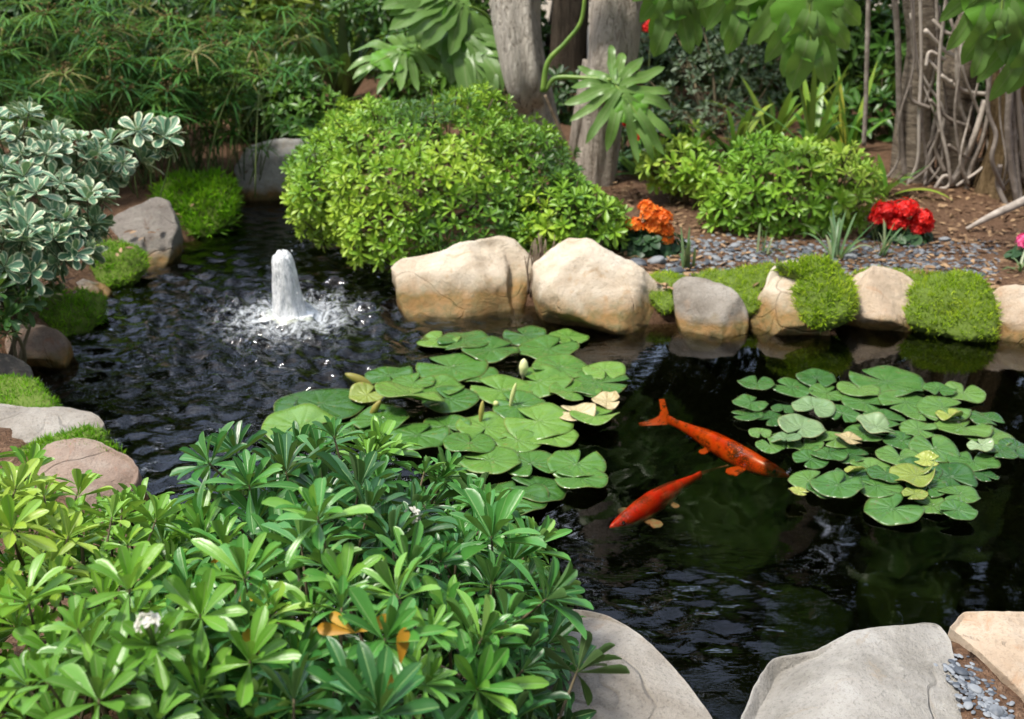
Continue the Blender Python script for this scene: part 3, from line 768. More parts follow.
chips(mb, [on_ground(RNG.uniform(660, 1000), RNG.uniform(240, 280)) + np.array([0, 0, .002]) for _ in range(1500)], .004, .011)
mb.build('gravel', M['pebble'])
tag(bpy.data.objects['gravel'], kind='stuff')
# bank of soil and fine gravel wedged between the near boulders
v, f, c = pillow([(938, 655), (955, 648), (975, 670), (1000, 700), (1024, 720), (1060, 790), (980, 790), (950, 720)], at_z(980, 705, .205), (0, 0, 1), .10, e=.6, seed=44, cuts=0, sub=4)
tag(link('near_soil', mesh_np('near_soil', v, None, f), bpy.data.materials['mulch_soil']), kind='structure')
mb = MB(); chips(mb, [at_z(x, y, .205) for x, y in [(RNG.uniform(945, 1015) , 0) for _ in range(1)] for y in [690]][:0] + [at_z(950 + t * 55 + RNG.normal(0, 9), 662 + t * 60 + RNG.normal(0, 4), .256) for t in RNG.random(230)], .0025, .006)
mb.build('fine_gravel', M['pebble']); tag(bpy.data.objects['fine_gravel'], kind='stuff')

# fallen leaves and bark chips on the mulch
mb = MB()
CHIP = leaf_tpl(OVAL, .4, .1, .1, 2)
pts = []
for _ in range(2600):
    px, py = RNG.uniform(560, 1060), RNG.uniform(165, 290)
    p = on_ground(px, py)
    if pond_sd(np.array([p[0]]), np.array([p[1]]))[0] > .1: pts.append(p + np.array([0, 0, .004 + RNG.random() * .008]))
for _ in range(900):
    p = on_ground(RNG.uniform(-60, 350), RNG.uniform(120, 300))
    if pond_sd(np.array([p[0]]), np.array([p[1]]))[0] > .05: pts.append(p + np.array([0, 0, .006]))
pts = np.array(pts); k = len(pts)
d = np.c_[RNG.normal(0, 1, (k, 2)), RNG.normal(0, .15, k)]
scatter(mb, CHIP, pts, frames(d, np.c_[RNG.normal(0, .3, (k, 2)), np.ones(k)]), RNG.uniform(.018, .05, k), RNG.random(k))
mb.build('leaf_litter', plain_mat('dry_leaf_litter', (.09, .045, .02), (.34, .22, .12), .8, 20))
tag(bpy.data.objects['leaf_litter'], kind='stuff')

# dry twig bundle between the two tan boulders
root = empty('dry_twig_bundle', at_z(540, 312, .0), 'bundle of dry brown twigs wedged between the two tan boulders', 'twigs')
mb = MB()
a0 = at_z(540, 316, 0) + np.array([0, .16, 0])
for i in range(46):
    p = a0 + np.array([RNG.normal(0, .022), RNG.normal(0, .03), RNG.uniform(0, .03)])
    q = p + np.array([RNG.normal(.01, .025), RNG.normal(.0, .03), RNG.uniform(.14, .27)])
    mb.tube(smooth_path([p, (p + q) / 2 + RNG.normal(0, .01, 3), q], 7), [.0035] * 4 + [.003, .0025, .0015], 5, RNG.random())
mb.build('twigs', M['twig'], root)

# ------------------------------------------------------------------ fountain
root = empty('fountain_jet', JET, 'white foaming water jet standing in the left half of the pond', 'fountain')
m, nt, out = new_mat('foaming_water'); g = N(nt)
P = g.n('ShaderNodeNewGeometry').outputs['Position']
st = g.n('ShaderNodeMapping', {'Vector': P, 'Scale': (1, 1, .35)}).outputs[0]
fz = g.noise(st, 95, 4, .65)
col = g.ramp(fz, [(.3, (.84, .87, .89)), (.6, (.95, .96, .97))])
pr = g.n('ShaderNodeBsdfPrincipled', {'Base Color': col, 'Roughness': .25, 'Specular IOR Level': .5, 'Normal': g.bump(fz, .7, .01)})
mx = g.n('ShaderNodeMixShader', {0: .3, 1: pr.outputs[0], 2: g.n('ShaderNodeBsdfDiffuse', {'Color': (.85, .88, .9, 1)}).outputs[0]})
nt.links.new(mx.outputs[0], out.inputs[0])
M['foam'] = m
m2, nt2, out2 = new_mat('falling_water_sheet'); g2 = N(nt2)
P2 = g2.n('ShaderNodeNewGeometry').outputs['Position']
f2 = g2.noise(g2.n('ShaderNodeMapping', {'Vector': P2, 'Scale': (1, 1, .22)}).outputs[0], 120, 4, .7)
b2 = g2.n('ShaderNodeBsdfPrincipled', {'Base Color': (.94, .96, .97, 1), 'Roughness': .12, 'Specular IOR Level': .5, 'Normal': g2.bump(f2, .8, .01)})
x2 = g2.n('ShaderNodeMixShader', {0: g2.rng(f2, .36, .54, .35, 1.0), 1: g2.n('ShaderNodeBsdfTransparent', {'Color': (.93, .96, .97, 1)}).outputs[0], 2: b2.outputs[0]})
nt2.links.new(x2.outputs[0], out2.inputs[0])
M['sheet'] = m2
M['eye'] = plain_mat('fish_eye', (.004, .003, .003), (.01, .008, .006), .15, 20)
prof = [(.0, .075), (.02, .062), (.06, .056), (.10, .054), (.15, .051), (.19, .046), (.22, .040), (.242, .032), (.256, .020), (.262, .004)]
mb = MB(); seg = 40; V = []; zz = np.linspace(0, 1, 46) 
pz = np.interp(zz, np.linspace(0, 1, len(prof)), [p[0] for p in prof]); prr = np.interp(zz, np.linspace(0, 1, len(prof)), [p[1] for p in prof])
for i in range(46):
    for k in range(seg):
        an = 6.2832 * k / seg
        q = Vector((math.cos(an) * 1.6, math.sin(an) * 1.6, pz[i] * 9))
        f = 1 + .16 * noise.noise(q * 1.1) + .10 * noise.noise(Vector((q.x * 3.2, q.y * 3.2, q.z * .8))) + .03 * noise.noise(q * 9.0)
        V.append(JET + np.array([prr[i] * f * math.cos(an) - .05 * pz[i], prr[i] * f * math.sin(an), pz[i] * (1 + .06 * noise.noise(q * 2))]))
Qd = [(i * seg + k, i * seg + (k + 1) % seg, (i + 1) * seg + (k + 1) % seg, (i + 1) * seg + k) for i in range(45) for k in range(seg)]
mb.add(V, Qd)
mb.build('water_sheet', M['sheet'], root)
mb = MB(); ax_ = np.array([JET + np.array([-.05 * pz[i], 0, pz[i]]) for i in range(46) for k in range(seg)])
mb.add(ax_ + (np.array(V) - ax_) * np.array([.84, .84, .4]) - np.array([0, 0, .012]), Qd)
mb.build('water_column', M['foam'], root)
mb = MB()
SPH = None
bm = bmesh.new(); bmesh.ops.create_icosphere(bm, subdivisions=2, radius=1); SV = np.array([v.co[:] for v in bm.verts]); SF = np.array([[v.index for v in f.verts] for f in bm.faces]); bm.free()
for i in range(10):
    an = RNG.uniform(0, 6.28); h_ = RNG.uniform(0, .25); r_ = np.interp(h_, [0, .25], [.075, .045]) + abs(RNG.normal(0, .012)); s = RNG.uniform(.001, .0026)
    mb.add(SV * s * np.array([1, 1, 1.6]) + JET + np.array([r_ * math.cos(an) - .05 * h_, r_ * math.sin(an), h_]), None, SF)
tag(mb.build('spray_droplets', M['foam'], root), kind='stuff')
mb = MB()
for i in range(90):    # churned collar where the water falls back
    an = RNG.uniform(0, 6.28); r_ = abs(RNG.normal(.055, .022)); s = RNG.uniform(.008, .018)
    mb.add(SV * s * np.array([1.5, 1.5, .42]) + JET + np.array([r_ * math.cos(an), r_ * math.sin(an), .004]), None, SF)
mb.build('splash_collar', M['foam'], root)

# ------------------------------------------------------------------ koi
def koi(spine_px, z, L_w, mat_body, label, tail_spread=.05, name='koi'):
    """spine pixel points from nose to tail root; one continuous body with fins"""
    sp = smooth_path([at_z(x, y, zz) for (x, y), zz in zip(spine_px, z)], 30)
    seglen = np.r_[0, np.cumsum(np.linalg.norm(np.diff(sp, axis=0), axis=1))]; L = seglen[-1]; t = seglen / L
    wid = np.interp(t, [0, .04, .12, .25, .42, .62, .8, .92, 1], [.010, .026, .044, .058, .062, .048, .028, .017, .014]) * L_w
    hei = np.interp(t, [0, .04, .12, .25, .42, .62, .8, .92, 1], [.012, .028, .052, .074, .080, .064, .040, .030, .034]) * L_w
    tg = np.gradient(sp, axis=0); tg /= np.linalg.norm(tg, axis=1)[:, None]
    side = np.cross(tg, [0, 0, 1.0]); side /= np.linalg.norm(side, axis=1)[:, None]; upv = np.cross(side, tg)
    mb = MB(); seg = 20; V, U = [], []
    for i in range(30):
        for k in range(seg):
            an = 6.2832 * k / seg
            V.append(sp[i] + side[i] * wid[i] * math.cos(an) + upv[i] * hei[i] * math.sin(an) * (1 if math.sin(an) > 0 else .9)); U.append((t[i], .5 + .5 * math.sin(an)))
    Qd = [(i * seg + k, i * seg + (k + 1) % seg, (i + 1) * seg + (k + 1) % seg, (i + 1) * seg + k) for i in range(29) for k in range(seg)]
    V += [sp[0] - tg[0] * .006, sp[-1]]; U += [(0, .5), (1, .5)]
    T = [(600, (k + 1) % seg, k) for k in range(seg)] + [(601, 29 * seg + k, 29 * seg + (k + 1) % seg) for k in range(seg)]
    mb.add(V, Qd, T, U, np.r_[np.full(602, .2)])
    def fin(base_a, base_b, tips, rr=.9, th=.0015):
        """thin fin: a fan between the base edge and the tip line, with two faces"""
        n = len(tips); nb = [np.asarray(base_a) + (np.asarray(base_b) - np.asarray(base_a)) * i / (n - 1) for i in range(n)]
        md = [(np.asarray(a) + np.asarray(b)) / 2 for a, b in zip(nb, tips)]
        V = np.array(nb + md + list(tips))
        nn = nrm(np.cross(V[n] - V[0], V[n - 1] - V[0])) * th
        VV = np.vstack([V + nn, V - nn]); Qs = []
        for r_ in range(2):
            for i in range(n - 1):
                a, b, c, d_ = r_ * n + i, r_ * n + i + 1, (r_ + 1) * n + i + 1, (r_ + 1) * n + i
                Qs += [(a, b, c, d_), (a + 3 * n, d_ + 3 * n, c + 3 * n, b + 3 * n)]
        mb.add(VV, Qs, None, np.tile([[.8, .5]], (len(VV), 1)), rr)
    P = lambda tt: np.array([np.interp(tt, t, sp[:, j]) for j in range(3)])
    D = lambda arr, tt: np.array([np.interp(tt, t, arr[:, j]) for j in range(3)])
    for sgn in (1, -1):      # pectoral and pelvic fins
        for tt, ln, sw in ((.24, .12, .55), (.55, .07, .6)):
            b = P(tt) + D(side, tt) * sgn * np.interp(tt, t, wid) * .8 - D(upv, tt) * .012
            b2 = P(tt + .05) + D(side, tt + .05) * sgn * np.interp(tt, t, wid) * .75 - D(upv, tt) * .012
            s_, g_ = D(side, tt) * sgn, D(tg, tt)
            tips = [b + s_ * ln * L * f1 + g_ * ln * L * f2 - np.array([0, 0, .006]) for f1, f2 in ((.75, -.05), (.95, .25), (.92, .55), (.65, .75), (.30, .72))]
            fin(b, b2, tips)
    # dorsal fin folded along the back
    b, b2 = P(.40) + D(upv, .4) * np.interp(.4, t, hei) * .92, P(.68) + D(upv, .68) * np.interp(.68, t, hei) * .9
    fin(b, b2, [P(q_) + D(upv, q_) * (np.interp(q_, t, hei) + e_) for q_, e_ in ((.44, .004), (.52, .007), (.60, .006), (.72, .003))])
    g_, s_, u_ = tg[-1], side[-1], upv[-1]
    e0, e1 = sp[-1] + u_ * hei[-1] * .9 + s_ * wid[-1] * .3, sp[-1] - u_ * hei[-1] * .9 - s_ * wid[-1] * .3
    q = L * .19
    tips = [sp[-1] + g_ * q * f1 + (u_ * .55 + s_ * .85) * tail_spread * f2 for f1, f2 in ((.85, 1.15), (1.0, 1.0), (.55, .35), (.45, 0), (.55, -.35), (.95, -1.0), (.8, -1.15))]
    fin(e0, e1, tips)
    c = sp.mean(0)
    for p in mb.v: p -= c
    o = mb.build(name, mat_body, None, True, Vector(c))
    for sgn in (1, -1):
        e = P(.075) + D(side, .075) * sgn * np.interp(.075, t, wid) * .86 + D(upv, .075) * np.interp(.075, t, hei) * .42
        eb = MB(); eb.add(SV * .0052 + e - c, None, SF); eb.build('eye', M['eye'], o, True, (0, 0, 0))
    return tag(o, label, 'fish', 'koi in the pond')
def koi_mat(name, base, c2, pale, white_lo, dark):
    m, nt, out = new_mat(name); g = N(nt)
    P = g.n('ShaderNodeTexCoord').outputs['Object']
    sep = g.n('ShaderNodeSeparateXYZ', {0: g.n('ShaderNodeUVMap').outputs[0]})
    at = g.n('ShaderNodeAttribute', attribute_name='rnd').outputs['Fac']
    nz = g.noise(P, 14, 4, .6, .6)
    col = g.ramp(nz, [(.35, base), (.62, c2)])
    vo = g.n('ShaderNodeTexVoronoi', {'Vector': P, 'Scale': 120.0}, feature='DISTANCE_TO_EDGE').outputs[0]
    col = g.mix(g.math('MULTIPLY', g.rng(vo, .26, .06), g.math('MULTIPLY', g.rng(g.noise(P, 22, 3), .42, .60), dark)), col, (.10, .02, .005))
    wf = g.rng(g.math('ADD', sep.outputs[1], g.math('MULTIPLY', g.math('SUBTRACT', nz, .5), .9)), white_lo + .06, white_lo - .06)
    col = g.mix(wf, col, pale)
    tailm = g.math('MULTIPLY', g.rng(at, .5, .8), .65)
    col = g.mix(tailm, col, pale if white_lo > .3 else c2)
    col = g.mix(g.math('MULTIPLY', g.rng(g.noise(P, 30, 4, .65), .54, .64), dark), col, (.12, .03, .006))
    p = g.n('ShaderNodeBsdfPrincipled', {'Base Color': col, 'Roughness': .3, 'Specular IOR Level': .5})
    fin_ = g.n('ShaderNodeMixShader', {0: g.math('MULTIPLY', g.rng(at, .5, .8), .45), 1: p.outputs[0], 2: g.n('ShaderNodeBsdfTransparent').outputs[0]})
    nt.links.new(fin_.outputs[0], out.inputs[0]); return m
koi([(788, 476), (756, 465), (720, 447), (693, 432), (668, 420)], (-.085, -.085, -.09, -.09, -.095), .52,
    koi_mat('orange_koi_skin', (.78, .042, .005), (.88, .11, .008), (.95, .22, .02), .05, .95), 'large orange koi with dark netted scales, its head under the right lily pads', .055)
koi([(611, 527), (632, 517), (658, 500), (682, 485), (700, 476)], (-.075, -.075, -.08, -.085, -.09), .50,
    koi_mat('red_koi_skin', (.80, .016, .005), (.74, .05, .010), (.48, .40, .22), .42, .6), 'smaller red koi with a pale flank swimming toward the lower left', .05)

# ------------------------------------------------------------------ lily pads
def make_pad(cx, cy, wpx, cluster, i, kind='flat'):
    z = .010 + .018 * RNG.random() if kind == 'flat' else .03
    p = at_z(cx, cy, z); r = wpx * pxm(p) / 2 * (1.2 if kind == 'flat' else 1.08)
    notch = RNG.uniform(0, 6.28); half = R(RNG.uniform(6, 16))
    nr, ns = 7, 44
    V, U = [np.zeros(3)], [(0, 0)]
    amp = RNG.uniform(.02, .075) * (1.6 if kind != 'flat' else 1); ph = RNG.uniform(0, 6.28); ph2 = RNG.uniform(0, 6.28)
    cup = RNG.uniform(-.02, .05)
    fd = RNG.uniform(0, 6.28); fold = {'flat': 0, 'curl': .36, 'fold': .8, 'stand': .2}[kind]
    for a in range(1, nr + 1):
        for k in range(ns + 1):
            f = a / nr; an = notch + half * f ** .4 + (6.2832 - 2 * half * f ** .4) * k / ns
            if k in (0, ns): an += (1 if k == 0 else -1) * .10 * f ** 4    # rounded lobes at the notch
            q = r * f * (1 + .03 * math.sin(3 * an + ph) + .015 * math.sin(7 * an + ph2))
            x, y = q * math.cos(an), q * math.sin(an)
            zz = r * f * f * (amp * math.sin(3 * an + ph2) + amp * .6 * math.sin(5 * an + ph) + cup)
            s_ = (x * math.cos(fd) + y * math.sin(fd)) / r          # one side lifts or rolls over
            if fold and s_ > .15:
                b = (s_ - .15) * fold * 2.4; d = (s_ - .15) * r
                nx_ = .15 * r + d * (math.sin(b) / b if b > 1e-3 else 1); up = d * ((1 - math.cos(b)) / b if b > 1e-3 else 0)
                sh = nx_ - s_ * r; x += sh * math.cos(fd); y += sh * math.sin(fd); zz += up
            V.append(np.array([x, y, zz])); U.append((f, k / ns))
    T = [(0, 1 + k, 2 + k) for k in range(ns)]
    Qd = [(1 + (a - 1) * (ns + 1) + k, 1 + a * (ns + 1) + k, 2 + a * (ns + 1) + k, 2 + (a - 1) * (ns + 1) + k) for a in range(1, nr) for k in range(ns)]
    me = mesh_np('lily_pad', V, Qd, T, U, np.full(len(V), RNG.uniform(0, 1)))
    o = link('lily_pad', me, None, None, Vector(p))
    so = o.modifiers.new('thickness', 'SOLIDIFY'); so.thickness = .0022; so.offset = -1
    tl = .055 if kind == 'flat' else (.10 if kind != 'stand' else .16)
    o.rotation_euler = (RNG.normal(0, tl), RNG.normal(0, tl), 0)
    if kind == 'stand': o.location.z += r * .35
    return o
ZL = lambda x, y, w: (260 + x / 2.479, 330 + y / 2.479, w / 2.479)
ZR = lambda x, y, w: (700 + x / 3.16, 350 + y / 3.16, w / 3.16)
LEFT = [(445, 22, 92), (505, 25, 110), (572, 48, 120), (655, 12, 90), (715, 46, 128), (765, 18, 84), (475, 92, 150), (440, 140, 110), (150, 185, 195), (100, 240, 160), (320, 112, 100), (470, 172, 120), (600, 150, 130), (690, 128, 140), (745, 92, 120), (830, 130, 145), (560, 242, 128), (690, 226, 145), (725, 262, 110), (462, 240, 100), (572, 322, 130), (672, 330, 120), (785, 332, 122), (795, 366, 112), (690, 392, 120), (622, 415, 158), (512, 340, 100), (380, 130, 90), (780, 150, 110), (640, 185, 110), (390, 260, 130), (300, 220, 120), (230, 250, 110), (540, 110, 90), (520, 280, 110), (855, 100, 90), (640, 275, 100)]
LEFT_SP = [(372, 188, 165, 'stand', 'pad_near', 'big green lily pad raised on edge behind the foreground shrub'),
           (832, 212, 118, 'curl', 'pad_near', 'green lily pad with its edge curled up, nearest the koi'),
           (785, 205, 90, 'curl', 'pad_tan', 'dying tan lily pad at the right rim of the left cluster'),
           (860, 175, 70, 'fold', 'pad_tan', 'small tan folded lily leaf above the curled pad'),
           (265, 160, 85, 'curl', 'pad_yellow', 'yellow brown lily pad beside the rolled leaf')]
RIGHT = [(180, 105, 100), (290, 117, 115), (368, 87, 105), (160, 165, 95), (150, 205, 84), (225, 215, 95), (265, 185, 66), (190, 262, 60), (222, 302, 78), (268, 284, 90), (400, 135, 95), (500, 120, 112), (590, 100, 195), (680, 115, 92), (520, 165, 118), (650, 165, 138), (755, 125, 85), (832, 135, 112), (770, 182, 135), (905, 215, 90), (830, 245, 145), (910, 275, 135), (1002, 310, 95), (690, 250, 95), (740, 310, 128), (640, 285, 100), (630, 335, 120), (862, 352, 132), (790, 400, 138), (435, 425, 138), (345, 410, 108), (900, 395, 70), (560, 430, 128), (610, 500, 152), (735, 490, 94), (815, 505, 96), (820, 455, 105), (540, 375, 112), (405, 325, 100), (350, 345, 95), (470, 330, 105), (450, 200, 90), (430, 282, 105), (385, 442, 84), (520, 260, 110), (580, 215, 110), (690, 380, 120), (590, 390, 100), (480, 400, 100), (330, 300, 100), (700, 200, 100), (950, 320, 90), (720, 430, 110)]
RIGHT_SP = [(360, 182, 125, 'curl', 'pad_pale_sheen', 'pale shiny lily pad tipped up at the back of the right cluster'),
            (322, 245, 142, 'curl', 'pad_pale_sheen', 'long shiny pale green lily pad with a raised edge near the orange koi'),
            (272, 280, 92, 'curl', 'pad_pale_sheen', 'pale glossy lily pad just right of the orange koi'),
            (555, 240, 122, 'curl', 'pad_pale_sheen', 'glossy whitish lily pad in the middle of the right cluster'),
            (885, 312, 74, 'stand', 'pad_pale_sheen', 'narrow pale lily pad standing on edge at the right'),
            (682, 395, 146, 'fold', 'pad_yellow', 'large yellow green folded lily pad near the front of the right cluster'),
            (310, 446, 60, 'curl', 'pad_yellow', 'small lily pad with a yellow underside below the orange koi head'),
            (715, 347, 74, 'fold', 'pad_yellow', 'small pale yellow folded lily leaf above the large yellow green one'),
            (680, 455, 74, 'curl', 'pad_yellow', 'small yellowish lily pad tucked below the large yellow green one'),
            (490, 378, 60, 'fold', 'pad_yellow', 'small cream curled lily leaf at the centre front of the right cluster'),
            (788, 205, 78, 'fold', 'pad_yellow', 'small cream rimmed lily leaf at the back right of the right cluster'),
            (470, 280, 84, 'curl', 'pad_tan', 'brownish ragged lily pad in the centre of the right cluster')]
def zone_labels(pads, where, objs):
    xs, ys = [p[0] for p in pads], [p[1] for p in pads]
    cells = {}
    for i, (x, y, w) in enumerate(pads):
        fx = (x - min(xs)) / (max(xs) - min(xs)); fy = (y - min(ys)) / (max(ys) - min(ys))
        cells.setdefault((min(4, int(fx * 5)), min(3, int(fy * 4))), []).append((w, i))
    cxn = ['far left', 'left', 'middle', 'right', 'far right']; cyn = ['back row', 'second row', 'third row', 'front row']
    rank = ['widest', 'second widest', 'third widest', 'fourth widest', 'fifth widest', 'sixth widest', 'seventh widest']
    for (a, b), l in cells.items():
        l.sort(reverse=True)
        for k, (w, i) in enumerate(l):
            lead = 'flat lily pad' if len(l) == 1 else rank[k] + ' flat lily pad'
            if len(l) > 1 and k == len(l) - 1: lead = 'narrowest flat lily pad'
            tag(objs[i], f'{lead}, {cxn[a]} of the {cyn[b]}, {where} cluster', 'lily pad', f'lily pads of the {where} cluster')
for lst, spl, conv, where, mm in ((LEFT, LEFT_SP, ZL, 'left', 'pad_near'), (RIGHT, RIGHT_SP, ZR, 'right', 'pad_far')):
    objs = []
    for i, q in enumerate(lst):
        o = make_pad(*conv(*q), where, i); o.data.materials.append(M[mm]); objs.append(o)
    zone_labels(lst, where, objs)
    for q in spl:
        o = make_pad(*conv(*q[:3]), where, 0, q[3]); o.data.materials.append(M[q[4]])
        tag(o, q[5], 'lily pad', f'lily pads of the {where} cluster')
def bud(px, py, tip, r, mat, label, z0=0.0):
    a = at_z(px, py, z0); m_ = pxm(a); b = a + np.array([(tip[0] - px) * m_, .0, (py - tip[1]) * m_ * 1.0])
    root = empty('lily_bud' if mat == 'bud' else 'rolled_lily_leaf', a, label, 'lily bud' if mat == 'bud' else 'lily leaf')
    mb = MB(); c = smooth_path([a - np.array([0, 0, .03]), (a * .7 + b * .3), b], 14); t = np.linspace(0, 1, 14)
    mb.tube(c, r * np.interp(t, [0, .3, .45, .7, .9, 1], [.18, .22, .7, 1, .7, .1]), 10, RNG.random())
    mb.build('bud' if mat == 'bud' else 'leaf_roll', M[mat], root)
    return root
bud(523, 378, (524, 357), .017, 'bud', 'creamy white water lily bud standing above the left lily pads')
bud(509, 410, (516, 380), .008, 'bud', 'thin pale upright lily shoot in front of the white bud')
bud(378, 390, (346, 372), .017, 'rolled', 'fat olive brown rolled lily leaf at the rear left of the pads')
bud(368, 420, (382, 398), .012, 'rolled', 'thin brown rolled lily leaf just below the fat olive one')
bud(497, 408, (495, 400), .010, 'bud', 'tiny white lily bud low among the left pads')
bud(480, 425, (483, 398), .009, 'rolled', 'short brownish lily shoot in the middle of the left pads')

# ------------------------------------------------------------------ shrubs
def shrub(name, label, lumps, leaf, size, min_d, n, mat, cat='shrub', el=(75, 8), shell2=.80, rnd_f=2.2, rnd_gain=1.0, rnd_off=0.0, dens=900, rough=.10, base=None, group=None, zmin=.08, stems=16, up=.5, rj=.10, tpl=None, stem_r=.012, axis_j=.18, stray=.55):
    lumps = [(np.asarray(c, float), np.asarray(r, float) * np.ones(3)) for c, r in lumps]
    cen = np.mean([c for c, r in lumps], axis=0)
    b = np.array([cen[0], cen[1], gz(cen)]) if base is None else np.asarray(base, float)
    root = empty(name, b, label, cat, group)
    mb = MB()
    tp = tpl or [leaf_tpl(leaf, .34, .22, .10), leaf_tpl(leaf, .32, .15, .28), leaf_tpl(leaf, .36, .25, -.05)]
    tips = None
    for sh in ((1.0, shell2) if shell2 else (1.0,)):
        P, A = lump_surface(lumps, dens, sh, rough, zmin)
        k = poisson(P, min_d if sh == 1.0 else min_d * 1.15); P, A = P[k], A[k]
        P = P + (A * .5 + np.array([0, 0, .5])) * (size * stray * np.clip(RNG.exponential(.5, len(P)) - .35, -.2, 1.8))[:, None]
        ax = A * .75 + np.array([0, 0, up]) + RNG.normal(0, axis_j, P.shape)
        rn = np.clip((patch(P, rnd_f, len(label)) - .5) * 1.7 * rnd_gain + .5 + rnd_off, 0, 1)
        rosettes(mb, tp, P, ax, size * RNG.uniform(.62, 1.2, len(P)), n, el, rn, rj)
        if sh == 1.0: tips, tax = P, ax / np.linalg.norm(ax, axis=1)[:, None]
    mb.build('foliage', M[mat], root)
    if stems:
        sb = MB()
        for i in range(min(stems, len(tips))):
            t = tips[i]; q = b + np.array([RNG.normal(0, .05), RNG.normal(0, .05), -.03])
            mid = (t + q) / 2 + RNG.normal(0, .04, 3)
            sb.tube(smooth_path([q, mid, t - tax[i] * size * .3], 10), np.linspace(stem_r, stem_r * .3, 10), 6, RNG.random())
        for i in range(stems, min(len(tips), stems * 14)):     # short twigs below the whorls
            t = tips[i]; sb.tube([t - tax[i] * size * 1.5, t - tax[i] * size * .6, t + tax[i] * .002], [stem_r * .32, stem_r * .28, stem_r * .2], 5, RNG.random())
        sb.build('stem', M['stem'], root)
    return root, tips, tax
def L(px, py, dist, rpx, sq=(1, 1, 1)):
    c = at_d(px, py, dist); return (c, rpx * dist / F * np.array(sq))
def drop(lumps, dz=.2, f=1.05, zmin=.1):
    return lumps + [(np.array([c[0], c[1], max(zmin, c[2] - dz)]), r * f) for c, r in lumps]

# foreground pittosporums
dark = drop([L(270, 545, 1.95, 84), L(345, 520, 2.02, 76), L(410, 505, 2.08, 58), L(490, 575, 1.92, 78), L(538, 580, 1.95, 36), L(350, 600, 1.84, 100), L(240, 620, 1.80, 90), L(440, 640, 1.76, 100), L(500, 650, 1.76, 50), L(320, 690, 1.66, 120), L(430, 730, 1.60, 110), L(492, 720, 1.64, 54), L(220, 710, 1.64, 90), L(300, 480, 2.12, 44), L(370, 470, 2.14, 40), L(255, 500, 2.06, 40), L(470, 530, 2.04, 50), L(360, 800, 1.5, 150)], .2)
FG_TPL = [leaf_tpl(OBOV, .245, .45, .10), leaf_tpl(OBOV, .22, .35, .24), leaf_tpl(OBOV, .255, .5, -.04), leaf_tpl(OBOV, .23, .3, .42)]
sh_fg, tips, tax = shrub('pittosporum_shrub', 'dark glossy green shrub with white blossoms in the foreground', dark, OBOV, .072, .071, 15, 'pit_dark', el=(80, -4), rnd_f=3.5, rnd_off=.06, dens=1700, stems=26, base=at_z(380, 760, .15), shell2=.72, up=.8, stem_r=.008, tpl=FG_TPL, axis_j=.30, rough=.24)
light = drop([L(45, 575, 2.05, 70), L(125, 570, 2.05, 66), L(195, 580, 1.98, 50), L(10, 640, 1.84, 100), L(110, 640, 1.82, 100), L(60, 720, 1.66, 120), L(180, 690, 1.70, 80), L(-50, 600, 1.95, 90), L(160, 530, 2.14, 30), L(70, 530, 2.2, 40), L(0, 540, 2.2, 50), L(120, 790, 1.5, 150), L(200, 530, 2.1, 28)], .18)
sh_fl, tips2, tax2 = shrub('pittosporum_shrub', 'light yellow green leafy shrub filling the lower left corner', light, OBOV, .062, .066, 11, 'pit_light', el=(74, -6), rnd_f=3.2, rnd_off=.10, dens=2000, stems=22, base=at_z(80, 780, .15), up=.8, stem_r=.007,
                           tpl=[leaf_tpl(OBOV, .29, .4, .05), leaf_tpl(OBOV, .26, .3, .25), leaf_tpl(OBOV, .30, .4, -.08)], axis_j=.28, rough=.24)
def flower_cluster(parent, pos, r, n, mat, psize, name='flower_cluster', part_label=None, core=True):
    mb = MB(); pos = np.asarray(pos, float)
    s = RNG.normal(0, 1, (n, 3)); s[:, 2] = np.abs(s[:, 2]) * .8; s /= np.linalg.norm(s, axis=1)[:, None]
    P = pos + s * r * RNG.uniform(.62, 1.0, (n, 1))
    if core: mb.add(SV * r * .66 + pos + np.array([0, 0, r * .2]), None, SF, None, .4)
    tp = [leaf_tpl(OVAL, .7, .2, .2)]
    rosettes(mb, tp, P, s, psize, 5, (35, 5), RNG.random(n), .15, 0)
    o = mb.build(name, M[mat], parent)
    if part_label: o['label'] = part_label
    return o
def nearest_tip(tips, px, py, rad=34):
    q = tips - CAM; dz = q @ _fw
    sx, sy = W / 2 + F * (q @ _rt) / dz, H / 2 - F * (q @ _up) / dz
    d2 = (sx - px) ** 2 + (sy - py) ** 2
    return int(np.argmin(np.where(d2 < rad ** 2, dz, 100 + d2)))
for px, py, r in ((404, 512, .014), (168, 640, .012), (182, 652, .010), (366, 566, .007)):
    tl, rt_ = (tips, sh_fg) if px > 200 else (tips2, sh_fl)
    i = nearest_tip(tl, px, py, 26); p = tl[i] + np.array([0, -.01, .035])
    fc = flower_cluster(rt_, p, r, 9, 'petal_white', .010, core=False)
    sb = MB(); sb.tube([tl[i], p], [.0035, .0025], 6); sb.build('stalk', M['stem_green'], fc)
tp = leaf_tpl(OBOV, .35, .2, .2)
for x, y in ((228, 562), (210, 548), (312, 592), (330, 598), (412, 640), (262, 604), (416, 642), (344, 640)):
    i = nearest_tip(tips, x, y); q = (tips[i] + np.array([.02, -.03, -.015]))[None]
    mb = MB(); scatter(mb, tp, q, frames(RNG.normal(0, 1, (1, 3)) * [1, .4, .4], VIEW(q[0])[None]), np.array([RNG.uniform(.03, .05)]), RNG.random(1))
    mb.build('yellowed_leaf', M['yellow_leaf'], sh_fg)
